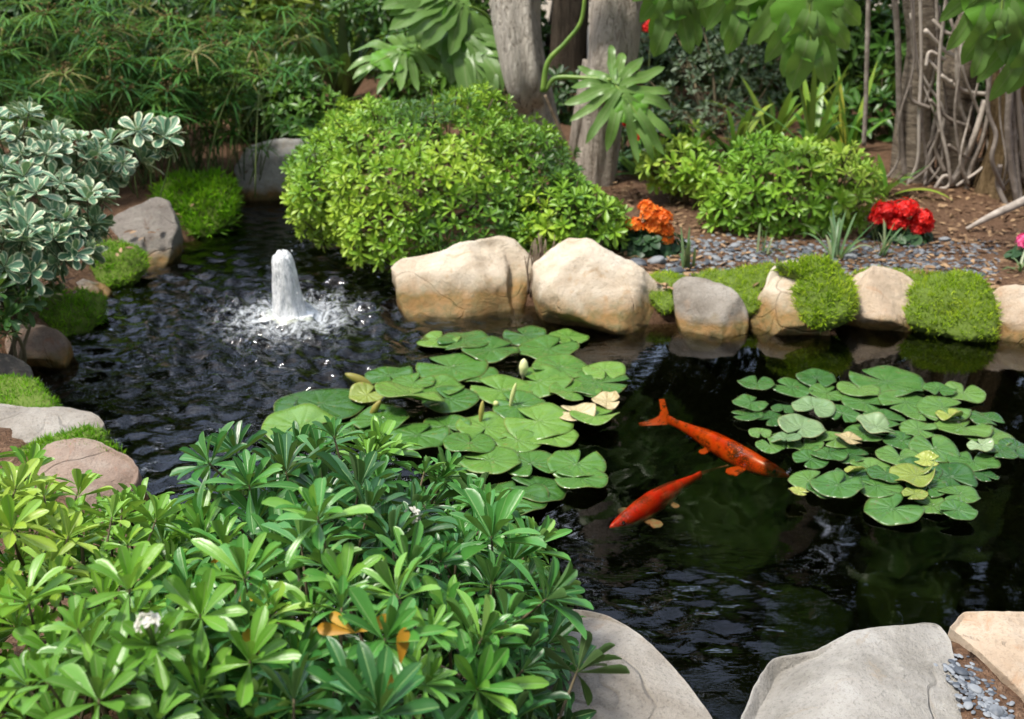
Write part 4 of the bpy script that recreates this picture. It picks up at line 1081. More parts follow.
for px, py, n_ in ((118, 606, 26), (300, 640, 14), (250, 595, 10), (335, 690, 10), (430, 570, 14)):
    mb = MB(); c = at_d(px, py, 1.80 if px < 200 else 1.72)
    for k in range(n_):
        d = nrm(RNG.normal(0, 1, 3) + np.array([0, -.3, .6])); e = c + d * RNG.uniform(.015, .035)
        mb.tube([c, (c + e) / 2 + RNG.normal(0, .003, 3), e], [.0012, .001, .0008], 4, .6); mb.add(SV * .0028 + e, None, SF, None, .3)
    mb.build('seed_head', M['twig'], sh_fg)
for pp in ([(350, 610), (362, 640), (372, 680), (386, 706)], [(440, 666), (470, 680), (497, 690)], [(296, 560), (300, 590), (292, 620)], [(480, 690), (486, 715), (480, 740)], [(232, 560), (236, 600), (226, 640)]):
    mb = MB(); mb.tube(smooth_path([at_d(x, y, 1.58) for x, y in pp], 14), .0022, 5, RNG.random())
    mb.build('bare_stem', M['twig'], sh_fg)

# clipped round bush behind the tan boulders
c0 = at_d(428, 190, 5.15)
dome_l = [(c0, np.array([.54, .50, .42])), L(348, 196, 5.1, 56, (1, .9, .9)), L(388, 236, 4.75, 46, (1, .9, .8)), L(470, 226, 4.8, 56, (1, .9, .72)), L(508, 184, 5.05, 66, (1, .9, .85)), L(420, 146, 5.3, 78, (1.2, .9, .55)), L(326, 170, 5.35, 34), L(548, 208, 4.95, 44), L(470, 142, 5.25, 44, (1.2, .9, .6)), L(575, 226, 4.85, 34, (1.2, .9, .7)), L(520, 232, 4.75, 36, (1.2, .9, .6)), L(372, 128, 5.4, 36, (1.2, 1, .6))]
shrub('round_clipped_bush', 'big dome shaped yellow green bush overhanging the tan boulders', dome_l, OBOV_LO, .050, .046, 11, 'dome', el=(76, -5), rnd_f=3.2, rnd_gain=.9, dens=2100, rough=.12, rnd_off=.16, base=(c0[0], c0[1], .12), stems=20)
shrub('low_bush', 'small rounded light green bush at the right foot of the big dome bush', [L(572, 222, 4.75, 46, (1, .9, .72)), L(604, 226, 4.7, 26, (1, .9, .8)), L(540, 228, 4.75, 30, (1, .9, .7))], OBOV_LO, .055, .05, 11, 'dome', el=(72, -5), rnd_f=4, rnd_off=.14, rnd_gain=.9, dens=1800, rough=.14)
shrub('low_bush', 'bright lime green bush right of the slate gravel bed', [L(788, 196, 5.3, 62, (1, .9, .72)), L(742, 204, 5.2, 36, (1, .9, .8)), L(832, 194, 5.25, 38, (1, .9, .85)), L(764, 172, 5.45, 30), L(812, 172, 5.45, 34, (1.2, 1, .7)), L(846, 176, 5.4, 22)], OBOV_LO, .066, .058, 11, 'right_bush', el=(72, -5), rnd_f=3, rnd_off=.12, rnd_gain=.8, dens=1700)
shrub('low_bush', 'small pale lime bush sprig left of the bright lime green bush', [L(672, 168, 5.55, 30, (1.1, .9, .6)), L(704, 172, 5.5, 26, (1.1, .9, .7)), L(690, 160, 5.6, 22)], OBOV_LO, .066, .06, 11, 'right_bush', el=(72, -5), rnd_f=4, rnd_off=.22, rnd_gain=.8, dens=1700)
# variegated shrub on the left
var_l = [L(20, 172, 4.35, 40), L(62, 162, 4.4, 32, (1.2, 1, .7)), L(108, 160, 4.45, 26, (1.3, 1, .6)), L(146, 138, 4.5, 18, (1.5, 1, .6)), L(26, 215, 4.2, 40), L(62, 246, 4.0, 26, (1, 1, .7)), L(-30, 200, 4.3, 54), L(76, 204, 4.25, 28), L(74, 228, 4.1, 22), L(15, 140, 4.5, 20), L(60, 136, 4.5, 13), L(14, 254, 4.0, 30), L(-24, 270, 3.95, 34)]
shrub('variegated_shrub', 'grey green shrub with cream edged leaves on the left bank', var_l, OBOV, .076, .078, 11, 'varieg', el=(62, -4), rnd_f=4, dens=1300, base=at_z(-10, 296, .15), stems=24, up=.6, stem_r=.008,
      tpl=[leaf_tpl(OBOV, .46, .12, .06), leaf_tpl(OBOV, .42, .15, .16), leaf_tpl(OBOV, .48, .1, -.04)])
shrub('low_bush', 'dark green leafy sprig below the variegated shrub at the left frame edge', [L(-14, 312, 3.85, 28), L(10, 300, 3.95, 20), L(30, 288, 4.05, 18)], OBOV, .06, .06, 9, 'forest_mid', dens=1500, stems=6)  # added sprig stands in for a dark gap and hides bare stems
shrub('grey_green_shrub', 'grey green shrub in rounded clumps below the hanging leaves', [L(720, 70, 7.6, 46, (1, 1, .6)), L(690, 100, 7.5, 36, (1, 1, .55)), L(745, 92, 7.5, 30, (1, 1, .6)), L(700, 30, 7.8, 50, (1.2, 1, .6)), L(660, 60, 7.9, 24), L(760, 60, 7.7, 24), L(730, 118, 7.4, 40, (1, 1, .45))], LANCE, .055, .072, 9, 'grey_shrub', dens=1000, el=(80, 10), base=on_ground(715, 135), stems=12)

# shrubs filling the background
FILL = [
 (60, 40, 8.2, 110, 'forest', .10, 'dark broad leaved shrub behind the sedge in the upper left corner'),
 (160, 40, 8.4, 56, 'forest_mid', .10, 'dense mid green shrub behind the umbrella sedge'),
 (240, 30, 9.4, 72, 'forest_painted_sun', .09, 'sunlit yellow green shrub at the upper left beyond the thin dark trunk'),
 (308, 118, 6.6, 34, 'forest_mid', .06, 'mid green shrub behind the left shoulder of the dome bush'),
 (278, 104, 6.8, 36, 'forest_mid', .065, 'small leafy green shrub above the rounded grey rock'),
 (440, 62, 7.8, 62, 'forest_mid', .075, 'bushy green shrub between dome bush and pale trunk'),
 (470, 10, 10.0, 70, 'forest_mid', .11, 'large green shrub far behind the pale tree trunk'),
 (390, 0, 11.0, 60, 'forest', .10, 'shaded shrub above the dark sword leaves'),
 (560, 105, 7.6, 44, 'forest', .08, 'dark shrub in the gap between the two big trunks'),
 (640, 150, 6.6, 34, 'forest', .08, 'low dark leafy shrub right of the brown trunk base'),
 (665, 20, 9.2, 56, 'forest', .10, 'very dark shrub behind the brown trunk top'),
 (800, 60, 8.6, 76, 'forest', .10, 'dark shrub behind the big hanging leaf'),
 (880, 120, 7.4, 46, 'forest_mid', .10, 'broad leaved green shrub left of the root covered trunk'),
 (845, 30, 8.8, 44, 'forest_mid', .09, 'green shrub behind the thin upright stems'),
 (880, 50, 9.5, 40, 'forest_painted_sun', .09, 'light green shrub glimpsed between the thin stems and the scarred trunk'),
 (960, 40, 8.8, 70, 'forest_mid', .10, 'green shrub behind the tangled aerial roots'),
 (1040, 60, 8.2, 70, 'forest', .10, 'dark shrub at the upper right corner'),
 (20, 20, 9.5, 130, 'forest', .12, 'tall dark shrub at the far upper left'),
 (130, -10, 10.0, 90, 'forest_mid', .11, 'mid green shrub at the top edge of the left background'),
 (238, 84, 6.9, 30, 'forest_painted_sun', .065, 'small bright yellow green shrub between the sedges and the dome bush'),
 (110, 70, 6.6, 24, 'forest_mid', .075, 'small broad leaved green sprig poking out of the sedges'),
 (300, 10, 12.5, 60, 'forest_painted_sun', .12, 'pale sunlit shrub far behind the sword leaves'),
]
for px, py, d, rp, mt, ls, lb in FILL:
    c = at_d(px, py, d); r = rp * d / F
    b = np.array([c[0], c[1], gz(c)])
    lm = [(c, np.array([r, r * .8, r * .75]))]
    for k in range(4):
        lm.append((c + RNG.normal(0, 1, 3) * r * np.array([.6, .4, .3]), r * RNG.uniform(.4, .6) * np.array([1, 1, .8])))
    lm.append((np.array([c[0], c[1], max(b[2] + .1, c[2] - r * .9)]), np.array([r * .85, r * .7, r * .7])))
    shrub('background_shrub', lb, lm, LANCE if mt != 'forest_painted_sun' else OVAL, ls * 1.2, ls * .98, 8, mt, el=(65, -15), dens=500, rnd_f=1.5, stems=10, base=b, group='shrubs of the background planting', rough=.16, shell2=.75)

# ------------------------------------------------------------------ sedges, grasses, strap leaves
LONGB = leaf_tpl([(i / 8, w) for i, w in enumerate((.7, .9, 1, 1, .95, .85, .65, .4, .03))], .05, .2, 0, 2)
def blades(mb, base, d0, length, width, droop, rnd, seg=9):
    """arching blades: each starts at base along d0 and bends down"""
    for b, d, l, w, dr, rv in zip(base, d0, length, width, droop, rnd):
        d = nrm(d); h = np.array([d[0], d[1], 0]); h = nrm(h + 1e-6); sd = nrm(np.cross(d, [0, 0, 1]) + 1e-6)
        t = np.linspace(0, 1, seg); pts = b + d * (l * t)[:, None] + (np.array([0, 0, -1.0]) * dr * l)[None] * (t ** 2.2)[:, None]
        ww = w * np.interp(t, [0, .15, .5, .8, 1], [.7, 1, .95, .6, .03])
        fo = np.array([0, 0, 1.0]) * w * .25
        V = np.stack([pts - sd * ww[:, None] + fo * (ww / w)[:, None], pts, pts + sd * ww[:, None] + fo * (ww / w)[:, None]], 1).reshape(-1, 3)
        U = np.array([(u, tt) for tt in t for u in (0, .5, 1)])
        Qd = [(i * 3 + j, i * 3 + j + 1, i * 3 + j + 4, i * 3 + j + 3) for i in range(seg - 1) for j in (0, 1)]
        mb.add(V, Qd, None, U, rv)
def tuft(name, label, base, n, length, width, spread, mat, cat, droop=.35, group=None):
    root = empty(name, base, label, cat, group); mb = MB()
    d = np.c_[RNG.normal(0, spread, (n, 2)), np.ones(n)]
    blades(mb, np.asarray(base) + np.c_[RNG.normal(0, .012, (n, 2)), np.zeros(n) - .01], d, length * RNG.uniform(.55, 1.1, n), width * RNG.uniform(.7, 1.2, n), np.abs(RNG.normal(droop, .2, n)), RNG.random(n))
    mb.build('blade_fan', M[mat], root); return root
G = 'grass tufts in the gravel bed'
tuft('grass_tuft', 'upright blue green grass tuft right of the orange flowers', on_ground(687, 268), 16, .24, .006, .22, 'iris', 'grass tuft', group=G)
tuft('grass_tuft', 'sparse grass tuft in front of the lime green bush', on_ground(763, 254), 9, .20, .005, .25, 'iris', 'grass tuft', group=G)
tuft('grass_tuft', 'wide arching grass tuft left of the red flowers', on_ground(836, 258), 18, .30, .007, .45, 'iris', 'grass tuft', .3, group=G)
tuft('grass_tuft', 'small grass tuft right in front of the red flowers', on_ground(883, 256), 10, .24, .006, .30, 'iris', 'grass tuft', group=G)
tuft('grass_tuft', 'thin grass tuft at the right edge by the pink flower', on_ground(1022, 272), 10, .16, .005, .8, 'iris', 'grass tuft', .5, group=G)
S = 'strap leaved plants under the trees'
for px, py, n, l, w, lb in ((735, 158, 18, .62, .024, 'strap leaved plant with a yellow leaf behind the lime green bush'), (694, 152, 16, .46, .022, 'dark strap leaved plant left of the lime green bush'),
                            (812, 158, 18, .80, .024, 'tall strap leaved plant below the big hanging leaf'), (848, 154, 16, .70, .020, 'narrow strap leaved plant behind the right end of the lime bush'),
                            (884, 194, 10, .36, .022, 'low strap leaved plant with a red tipped leaf beside the lime bush'), (640, 176, 12, .32, .020, 'low strap leaved plant at the foot of the brown trunk'),
                            (772, 146, 16, .72, .022, 'strap leaved plant in the shade under the grey green shrub')):
    tuft('strap_leaf_plant', lb, on_ground(px, py), n, l, w, .55, 'strap', 'plant', .35, S)
tuft('sword_leaf_plant', 'dark sword leaved plant standing behind the dome bush', on_ground(345, 104), 28, .80, .040, .50, 'sword', 'plant', .05)
tuft('strap_leaf_plant', 'broad leaved plant with long dark leaves left of the dome bush', on_ground(300, 130), 20, .55, .024, .6, 'forest_mid', 'plant', .35, S)
tuft('strap_leaf_plant', 'arching plant with long leaves at the left behind the variegated shrub', on_ground(30, 150), 26, .70, .016, .8, 'sedge', 'plant', .35, S)

def sedge(label, base, n, hgt, spread, head_r):
    root = empty('umbrella_sedge', base, label, 'sedge', 'umbrella sedges on the left bank')
    sb, bb, hb = MB(), MB(), MB(); base = np.asarray(base)
    for i in range(n):
        b = base + np.array([RNG.normal(0, spread * .35), RNG.normal(0, spread * .25), -.02])
        lean = np.array([RNG.normal(0, .28), RNG.normal(-.05, .22), 1.0])
        h_ = hgt * RNG.uniform(.45, 1.05); t = b + nrm(lean) * h_
        c = smooth_path([b, (b + t) / 2 + np.array([RNG.normal(0, .03), RNG.normal(0, .03), .05]), t], 8)
        sb.tube(c, np.linspace(.0035, .002, 8), 5, RNG.random())
        k = int(RNG.integers(14, 22)); an = np.linspace(0, 6.28, k) + RNG.normal(0, .1, k)
        d = np.c_[np.cos(an), np.sin(an), RNG.uniform(-.1, .55, k)] + nrm(lean) * .2
        dead = RNG.random() < .06
        blades(bb, np.repeat(t[None], k, 0), d, head_r * RNG.uniform(.6, 1.1, k), .0062 * RNG.uniform(.7, 1.2, k), RNG.uniform(.25, .8, k), np.clip(RNG.normal(.98 if dead else RNG.uniform(.15, .75), .12 if not dead else .05, k), 0, 1), 6)
        if RNG.random() < .4:
            for j in range(14):
                dd = nrm(np.array([RNG.normal(), RNG.normal(), abs(RNG.normal()) * .9])); e = t + dd * RNG.uniform(.03, .08)
                hb.tube([t, e], [.0012, .001], 3, RNG.random()); hb.add(SV[::1] * np.array([.006, .006, .005]) + e, None, SF, None, RNG.random())
    sb.build('stem', M['stem_green'], root); bb.build('leaf_umbel', M['sedge'], root); hb.build('flower_head', M['sedge_head'], root)
sedge('dense clump of umbrella sedge leaning behind the variegated shrub', on_ground(140, 185), 54, .82, .8, .19)
sedge('tall umbrella sedge with brown flower heads left of the dome bush', on_ground(205, 172), 46, .80, .6, .19)
sedge('umbrella sedge with drooping leaves in the upper left corner', on_ground(50, 180), 56, .95, .9, .21)
sedge('small umbrella sedge at the water behind the grassy moss', on_ground(196, 182), 18, .42, .30, .15)
sedge('shaded umbrella sedge behind the other clumps at the upper left', on_ground(110, 150), 60, .95, 1.1, .22)
sedge('pale umbrella sedge beside the thin dark trunk', on_ground(262, 118), 26, .72, .6, .20)
sedge('short umbrella sedge at the left frame edge above the variegated shrub', on_ground(-20, 200), 34, .85, .6, .20)

# ------------------------------------------------------------------ flowers
def geranium(label, px, py, heads, mat, r_leaf, n_leaf, pr=.018):
    b = on_ground(px, py); root = empty('geranium', b, label, 'flowers', 'flowering geraniums in the bed')
    mb = MB(); k = n_leaf; s = RNG.normal(0, 1, (k, 3)); s[:, 2] = np.abs(s[:, 2]); s /= np.linalg.norm(s, axis=1)[:, None]
    P = b + s * r_leaf * RNG.uniform(.5, 1, (k, 1)) * np.array([1.2, .9, .7])
    rosettes(mb, [leaf_tpl(OVAL, .9, .15, .1)], P, s + np.array([0, 0, .6]), .05, 3, (30, 0), RNG.random(k))
    mb.build('foliage', M['geranium'], root)
    for hx, hy, hr in heads:
        c = at_y(hx, hy, b[1] - .03)
        fh = flower_cluster(root, c, hr * pxm(c), 60, mat, pr, 'flower_head')
        sb = MB(); sb.tube([np.array([c[0], b[1], b[2]]), c], [.004, .003], 5); sb.build('stalk', M['stem_green'], fh)
geranium('bright red flowering plant on the mulch at the right', 902, 240, [(886, 214, 14), (905, 212, 14), (922, 220, 11), (895, 224, 13), (914, 230, 12), (878, 220, 9), (900, 238, 8), (926, 228, 7)], 'petal_red', .11, 60)
geranium('orange flowering plant with dark leaves between bush and gravel', 648, 250, [(650, 215, 11), (660, 220, 12), (664, 232, 9), (652, 228, 10), (634, 226, 8), (646, 208, 7), (666, 240, 7)], 'petal_orange', .14, 80)
geranium('pink flower cut by the right frame edge', 1034, 258, [(1026, 243, 9), (1040, 246, 10)], 'petal_pink', .09, 30)
geranium('tiny red flower in the dark right of the brown trunk top', 655, 122, [(651, 28, 7)], 'petal_red', .15, 20, .03)
geranium('small red flowers low behind the brown trunk', 628, 168, [(624, 122, 6), (634, 138, 4)], 'petal_red', .12, 24, .022)

# ------------------------------------------------------------------ trees
def trunk_mesh(path, radii, seg=40, n=70, flute=.16, seed=0, knots=()):
    c = smooth_path(path, n); rad = np.interp(np.linspace(0, 1, n), np.linspace(0, 1, len(radii)), radii)
    mb = MB(); mb.tube(c, rad, seg, .5); v = mb.v[0]
    for i in range(n):
        for k in range(seg):
            j = i * seg + k; d = v[j] - c[i]; an = 6.2832 * k / seg
            f = 1 + flute * noise.noise(Vector((math.cos(an) * 2.2, math.sin(an) * 2.2, c[i][2] * .9 + seed))) + flute * .55 * noise.noise(Vector((math.cos(an) * 6.5, math.sin(an) * 6.5, c[i][2] * 1.6 + seed))) + flute * .25 * noise.noise(Vector((math.cos(an) * 14, math.sin(an) * 14, c[i][2] * 5 + seed)))
            v[j] = c[i] + d * f
    return mb, c
CARD = leaf_tpl(DIAM, .5, .2, .1, 2)
def crown(root, lumps, n, size, mat='forest', zmin=2.0):
    mb = MB()
    tot = sum(np.prod(r) ** .67 for c, r in lumps)
    for c, r in lumps:
        k = int(n * np.prod(r) ** .67 / tot)
        s = RNG.normal(0, 1, (k, 3)); s /= np.linalg.norm(s, axis=1)[:, None]
        P = np.asarray(c) + s * np.asarray(r) * (RNG.random((k, 1)) ** .30)
        f = np.array([noise.noise(Vector(p) * 1.1) for p in P]); ok = (f > -.22) & (P[:, 2] > zmin); P = P[ok]; k = len(P)
        scatter(mb, CARD, P, frames(RNG.normal(0, 1, (k, 3)) + np.array([0, 0, -.3]), RNG.normal(0, .6, (k, 3)) + np.array([0, 0, 1])), size * RNG.uniform(.6, 1.3, k), RNG.random(k))
    return mb.build('crown', M[mat], root)
def limbs(root, top, lumps, mat, r0):
    mb = MB()
    for c, r in lumps:
        c = np.asarray(c); mb.tube(smooth_path([top - np.array([0, 0, .1]), top * .5 + c * .5 + np.array([0, 0, .2]), c], 12), np.linspace(r0, r0 * .25, 12), 8)
    mb.build('limb', M[mat], root)
def tree(label, path, radii, mat, lumps, nleaf, seed, flute=.16, size=.13, leaf='canopy', name='tree'):
    b = path[0]; root = empty(name, b, label, 'tree', None)
    mb, c = trunk_mesh(path, radii, seed=seed, flute=flute); mb.build('trunk', M[mat], root)
    if lumps:
        limbs(root, c[-1], lumps, mat, radii[-1] * .6); crown(root, lumps, nleaf, size, leaf)
    return root
# pale weathered trunk, leaning right to left as it rises
b = on_ground(556, 165); y0 = b[1]
p1, p2 = at_y(534, 110, y0), at_y(512, 0, y0 + .02)
up2 = p2 + (p2 - p1) * 3.0 + np.array([0, 1.3, 0]); up2[2] = 3.9
tr = tree('pale weathered tree trunk rising behind the round bush', [b - np.array([0, 0, .1]), p1, p2, up2], [.085, .090, .115, .10], 'bark_pale',
     [(up2 + np.array([-.3, .6, .5]), np.array([1.5, 1.0, .9])), (up2 + np.array([.9, .9, 1.2]), np.array([1.3, 1.0, .9])), (up2 + np.array([-1.4, 1.0, 1.0]), np.array([1.3, 1.0, .8]))], 3500, 1, .24)
mb, c = trunk_mesh([b + np.array([.03, .05, -.1]), p1 + np.array([.06, .05, .02]), at_y(530, 30, y0 + .05), at_y(536, -60, y0 + .06)], [.07, .06, .055, .05], seed=9, n=40, seg=24, flute=.2)
mb.build('side_trunk', M['bark_pale'], tr)
b = on_ground(592, 182); y0 = b[1]
p1, p2 = at_y(604, 90, y0), at_y(617, 0, y0)
up2 = p2 + (p2 - p1) * 2.6 + np.array([0, 1.3, 0]); up2[2] = 3.8
tr = tree('thick grey brown tree trunk to the right of the pale one', [b - np.array([0, 0, .1]), at_y(599, 140, y0), p1, p2, up2], [.115, .105, .112, .125, .11], 'bark_brown',
     [(up2 + np.array([.5, .8, .7]), np.array([1.6, 1.1, 1.0])), (up2 + np.array([1.6, 1.0, 1.3]), np.array([1.4, 1.1, 1.0])), (up2 + np.array([-.6, 1.2, 1.6]), np.array([1.4, 1.0, .9]))], 4500, 2, .14)
mb, c = trunk_mesh([on_ground(578, 170) - np.array([0, 0, .1]), at_y(584, 120, y0 + .05), at_y(592, 60, y0 + .08)], [.075, .065, .05], seed=4, n=30, seg=24, flute=.2)
mb.build('buttress', M['bark_brown'], tr)
b = on_ground(568, 88)
tree('darker trunk standing behind and between the two big trunks', [b, at_y(570, 40, b[1]), at_y(574, -60, b[1]), at_y(576, -300, b[1])], [.15, .14, .13, .11], 'bark_dark', None, 0, 3)
b = on_ground(280, 42)
tree('thin dark trunk far back at the upper left', [b, at_y(278, 10, b[1]), at_y(276, -80, b[1]), at_y(270, -330, b[1])], [.07, .06, .055, .05], 'bark_dark',
     [(at_y(250, -340, b[1]), np.array([1.6, 1.2, 1.0])), (at_y(350, -420, b[1]), np.array([1.4, 1.2, 1.0]))], 6000, 5)
# tree philodendron with hanging aerial roots at the right
def tube_obj(name, pts, rad, mat, parent, seg=7, n=26, r=.5):
    mb = MB(); c = smooth_path(pts, n); mb.tube(c, np.interp(np.linspace(0, 1, n), np.linspace(0, 1, len(rad)), rad) if hasattr(rad, '__len__') else rad, seg, r)
    return mb.build(name, M[mat], parent)
b = on_ground(914, 178); yb = b[1]
ph = empty('tree_philodendron', b, 'leaf scarred trunk with thin grey aerial roots and big leaves at the right', 'tree')
mb, c = trunk_mesh([b - np.array([0, 0, .08]), at_y(914, 110, yb), at_y(922, 50, yb), at_y(918, -10, yb), at_y(900, -160, yb), at_y(880, -300, yb)], [.125, .085, .075, .08, .08, .07], seed=6, flute=.14); mb.build('trunk', M['bark_scar'], ph)
ROOTS = [([(893, -20), (898, 40), (899, 90), (901, 140), (906, 178)], .016), ([(870, -60), (867, 60), (866, 100), (864, 146)], .012),
         ([(905, 180), (925, 150), (940, 128), (948, 100)], .014), ([(930, 176), (932, 140), (938, 110), (948, 90)], .012)]
for pp, rr_ in ROOTS: tube_obj('aerial_root', [at_y(x, y, yb - .08) for x, y in pp], rr_, 'root', ph, r=RNG.random())
b = on_ground(962, 180); yb2 = b[1]
ph2 = empty('tree_philodendron', b, 'darker ringed trunk wrapped in looping roots right of the leaf scarred one', 'tree')
mb, c = trunk_mesh([b - np.array([0, 0, .08]), at_y(956, 110, yb2), at_y(966, 50, yb2), at_y(985, -20, yb2), at_y(1000, -250, yb2)], [.11, .095, .10, .09, .08], seed=7, flute=.2); mb.build('trunk', M['bark_scar'], ph2)
ROOTS2 = [([(925, 30), (942, 48), (958, 57), (975, 58)], .012), ([(928, 60), (945, 78), (952, 82)], .010), ([(940, 75), (962, 90), (985, 94), (1005, 92)], .012),
          ([(958, 30), (957, 70), (960, 105), (970, 130)], .011), ([(985, 100), (975, 135), (962, 165), (950, 184)], .016), ([(990, 105), (982, 140), (970, 170), (966, 190)], .014),
          ([(945, 60), (930, 52), (926, 66)], .009), ([(930, 100), (948, 118), (968, 126)], .010), ([(934, 190), (944, 176), (952, 180), (946, 188), (936, 188)], .010),
          ([(940, 130), (936, 150), (945, 172)], .011), ([(910, 85), (912, 100), (930, 108)], .010), ([(932, 20), (950, 34), (972, 30)], .010), ([(970, 40), (990, 70), (1012, 78)], .011), ([(948, 145), (968, 158), (985, 160)], .010)]
for pp, rr_ in ROOTS2: tube_obj('aerial_root', [at_y(x, y, yb2 - .13 - .05 * RNG.random()) for x, y in pp], rr_, 'root', ph2, r=RNG.random())
b = on_ground(1022, 190); yb3 = b[1]
ph3 = empty('root_covered_trunk', b, 'brown fibrous root mass with hanging grey roots at the right frame edge', 'tree')
mb, c = trunk_mesh([b - np.array([0, 0, .1]), at_y(1030, 140, yb3), at_y(1024, 90, yb3), at_y(1026, 30, yb3), at_y(1030, -200, yb3)], [.24, .20, .17, .16, .13], seed=8, flute=.3); mb.build('trunk', M['root_mass'], ph3)
ROOTS3 = [([(1012, 45), (1010, 90), (1008, 130), (1012, 170), (1018, 205)], .017), ([(1016, 50), (1018, 100), (1022, 140), (1026, 180)], .014), ([(1006, 50), (1008, 100), (1012, 150)], .011),
          ([(990, 70), (988, 110), (996, 135), (992, 160), (1004, 190)], .011), ([(1020, 60), (1014, 110), (1016, 160), (1022, 210)], .012), ([(1000, 165), (998, 185), (1006, 205)], .013)]
for pp, rr_ in ROOTS3: tube_obj('aerial_root', [at_y(x, y, yb3 - .22 - .04 * RNG.random()) for x, y in pp], rr_, 'root', ph3, r=RNG.random())
for k in range(16):      # many thin hanging roots
    own, yy = ((ph, yb), (ph2, yb2), (ph3, yb3))[k % 3]; x0 = (896, 936, 990)[k % 3] + RNG.uniform(0, 46); x1 = x0 + RNG.normal(0, 12)
    pts_ = [(x0, RNG.uniform(-60, 20)), (x0 + RNG.normal(0, 6), 60), (x1 + RNG.normal(0, 7), 115), (x1 + RNG.normal(0, 8), 160), (x1 + RNG.normal(0, 10), 186)]
    yy = (on_ground(914, 178)[1], yb2, yb3)[k % 3]
    tube_obj('aerial_root', [at_y(x, y, yy - .16 - .06 * RNG.random()) for x, y in pts_], RNG.uniform(.005, .009), 'root', own, r=RNG.random())
lg = empty('fallen_branch', on_ground(966, 230), 'bare grey stick slanting up from the mulch at the right', 'stick')
tube_obj('stick', [on_ground(966, 231) + np.array([0, 0, .01]), at_y(1000, 212, on_ground(966, 231)[1] - .02), at_y(1060, 185, on_ground(966, 231)[1] - .02)], [.008, .018, .024], 'root', lg, 9)
st2 = empty('fallen_branch', on_ground(590, 178), 'thin brown twig leaning between the two big trunks', 'stick')
yb = on_ground(575, 176)[1] - .1
tube_obj('stick', [at_y(576, 166, yb), at_y(560, 130, yb), at_y(545, 95, yb)], [.010, .010, .008], 'twig', st2)

# deeply cut philodendron leaves
def philo_leaf(root, base, tip, nvec, width, lobes=7, name='leaf', petiole=None, sag=.12, rv=.5, radial=False):
    """lobed blade from base to tip, facing nvec; part of its plant"""
    base, tip = np.asarray(base, float), np.asarray(tip, float); ln = np.linalg.norm(tip - base)
    ax = (tip - base) / ln; n = nrm(np.asarray(nvec) - ax * np.dot(nvec, ax)); sd = np.cross(ax, n)
    mid = lambda t: base + ax * ln * t - n * sag * ln * (t - .5) ** 2 * 2
    mb = MB(); web = .24 if radial else .34
    ts = np.linspace(0, 1, 16); V, U = [], []
    for t in ts:        # central web along the midrib
        w = width * web * math.sin(math.pi * min(1, t * .88 + .12)) ** .8 + .004
        for x in np.linspace(-1, 1, 9):
            V.append(mid(t) + sd * x * w - n * abs(x) ** 1.5 * w * .30 + n * (.003 + .010 * math.sin(t * 26 + abs(x) * 2) * abs(x)) - ax * abs(x) * w * (-.35)); U.append((.5 + x * .05 if abs(x) < .2 else .5 + x * .4, t))
    mb.add(V, [(i * 9 + j, i * 9 + j + 1, i * 9 + j + 10, i * 9 + j + 9) for i in range(15) for j in range(8)], None, U, rv)
    for s in (-1, 1):
        for k in range(lobes):
            f = k / (lobes - 1); t = (.05 + .40 * f) if radial else (.04 + .70 * f)
            l = width * ((.50 + .22 * f) if radial else .74 * (math.sin(math.pi * (.26 + .46 * f)) ** .7)) * RNG.uniform(.88, 1.12)
            if radial: an = R(-62 + 146 * f + RNG.normal(0, 4)); d = nrm(sd * s * math.cos(an) + ax * math.sin(an))
            else: d = nrm(sd * s + ax * np.interp(f, [0, .25, .6, 1], [-.1, .7, 1.5, 3.2]))
            p0 = mid(t); lw = width * (.115 if radial else .20) * RNG.uniform(.85, 1.15); per = nrm(np.cross(n, d)); ph_ = RNG.uniform(0, 6)
            V, U = [], []
            for i in range(11):
                q = i / 10; ww = lw * np.interp(q, [0, .2, .5, .8, .93, 1], [.55, .8, 1.0, .78, .48, .06]) * .55 * (1 + .09 * math.sin(q * 15 + ph_))
                dr = -n * l * (.30 if radial else .30) * q ** 1.8 + n * .014 * math.sin(q * 8 + ph_)
                for x in (-1, -.5, 0, .5, 1): V.append(p0 + d * l * q + per * ww * x + dr + n * ww * (.22 * abs(x) + .10 * math.sin(q * 12 + ph_ + x * 2) * abs(x))); U.append((.5 + x * .5, q))
            mb.add(V, [(i * 5 + j, i * 5 + j + 1, i * 5 + j + 6, i * 5 + j + 5) for i in range(10) for j in range(4)], None, U, np.clip(rv + RNG.normal(0, .08), 0, 1))
    o = mb.build(name, M['philo'], root)
    if petiole is not None:
        pm = MB(); c = smooth_path(petiole, 20); pm.tube(c, np.linspace(.014, .008, 20), 8, .5)
        pm.tube([mid(t) + n * .004 for t in np.linspace(0, .97, 12)], np.linspace(.006, .002, 12), 6, .7)
        pm.build('petiole', M['philo_stem'], o)
    return o
yl = 5.35
pl = empty('philodendron', on_ground(560, 150), 'split leaf philodendron with green stalks between the two trunks', 'plant')
philo_leaf(pl, at_y(612, 80, yl), at_y(640, 118, yl - .10), (-.1, -.75, .65), .42, 8, petiole=[at_y(545, 90, yl + .1), at_y(556, 78, yl + .1), at_y(586, 78, yl + .05), at_y(612, 80, yl)], rv=.6, radial=True)
tube_obj('stalk', [at_y(543, 92, yl + .1), at_y(548, 62, yl + .1), at_y(566, 42, yl + .1), at_y(582, 18, yl + .1), at_y(586, -30, yl + .1)], [.016, .013, .011, .010, .010], 'philo_stem', pl)
philo_leaf(pl, at_y(586, -30, yl + .1), at_y(604, -95, yl), (0, -.6, .7), .5, 7, rv=.5)
pl = empty('philodendron', on_ground(486, 105), 'split leaf philodendron spreading behind the dome bush', 'plant')
yl = 6.2
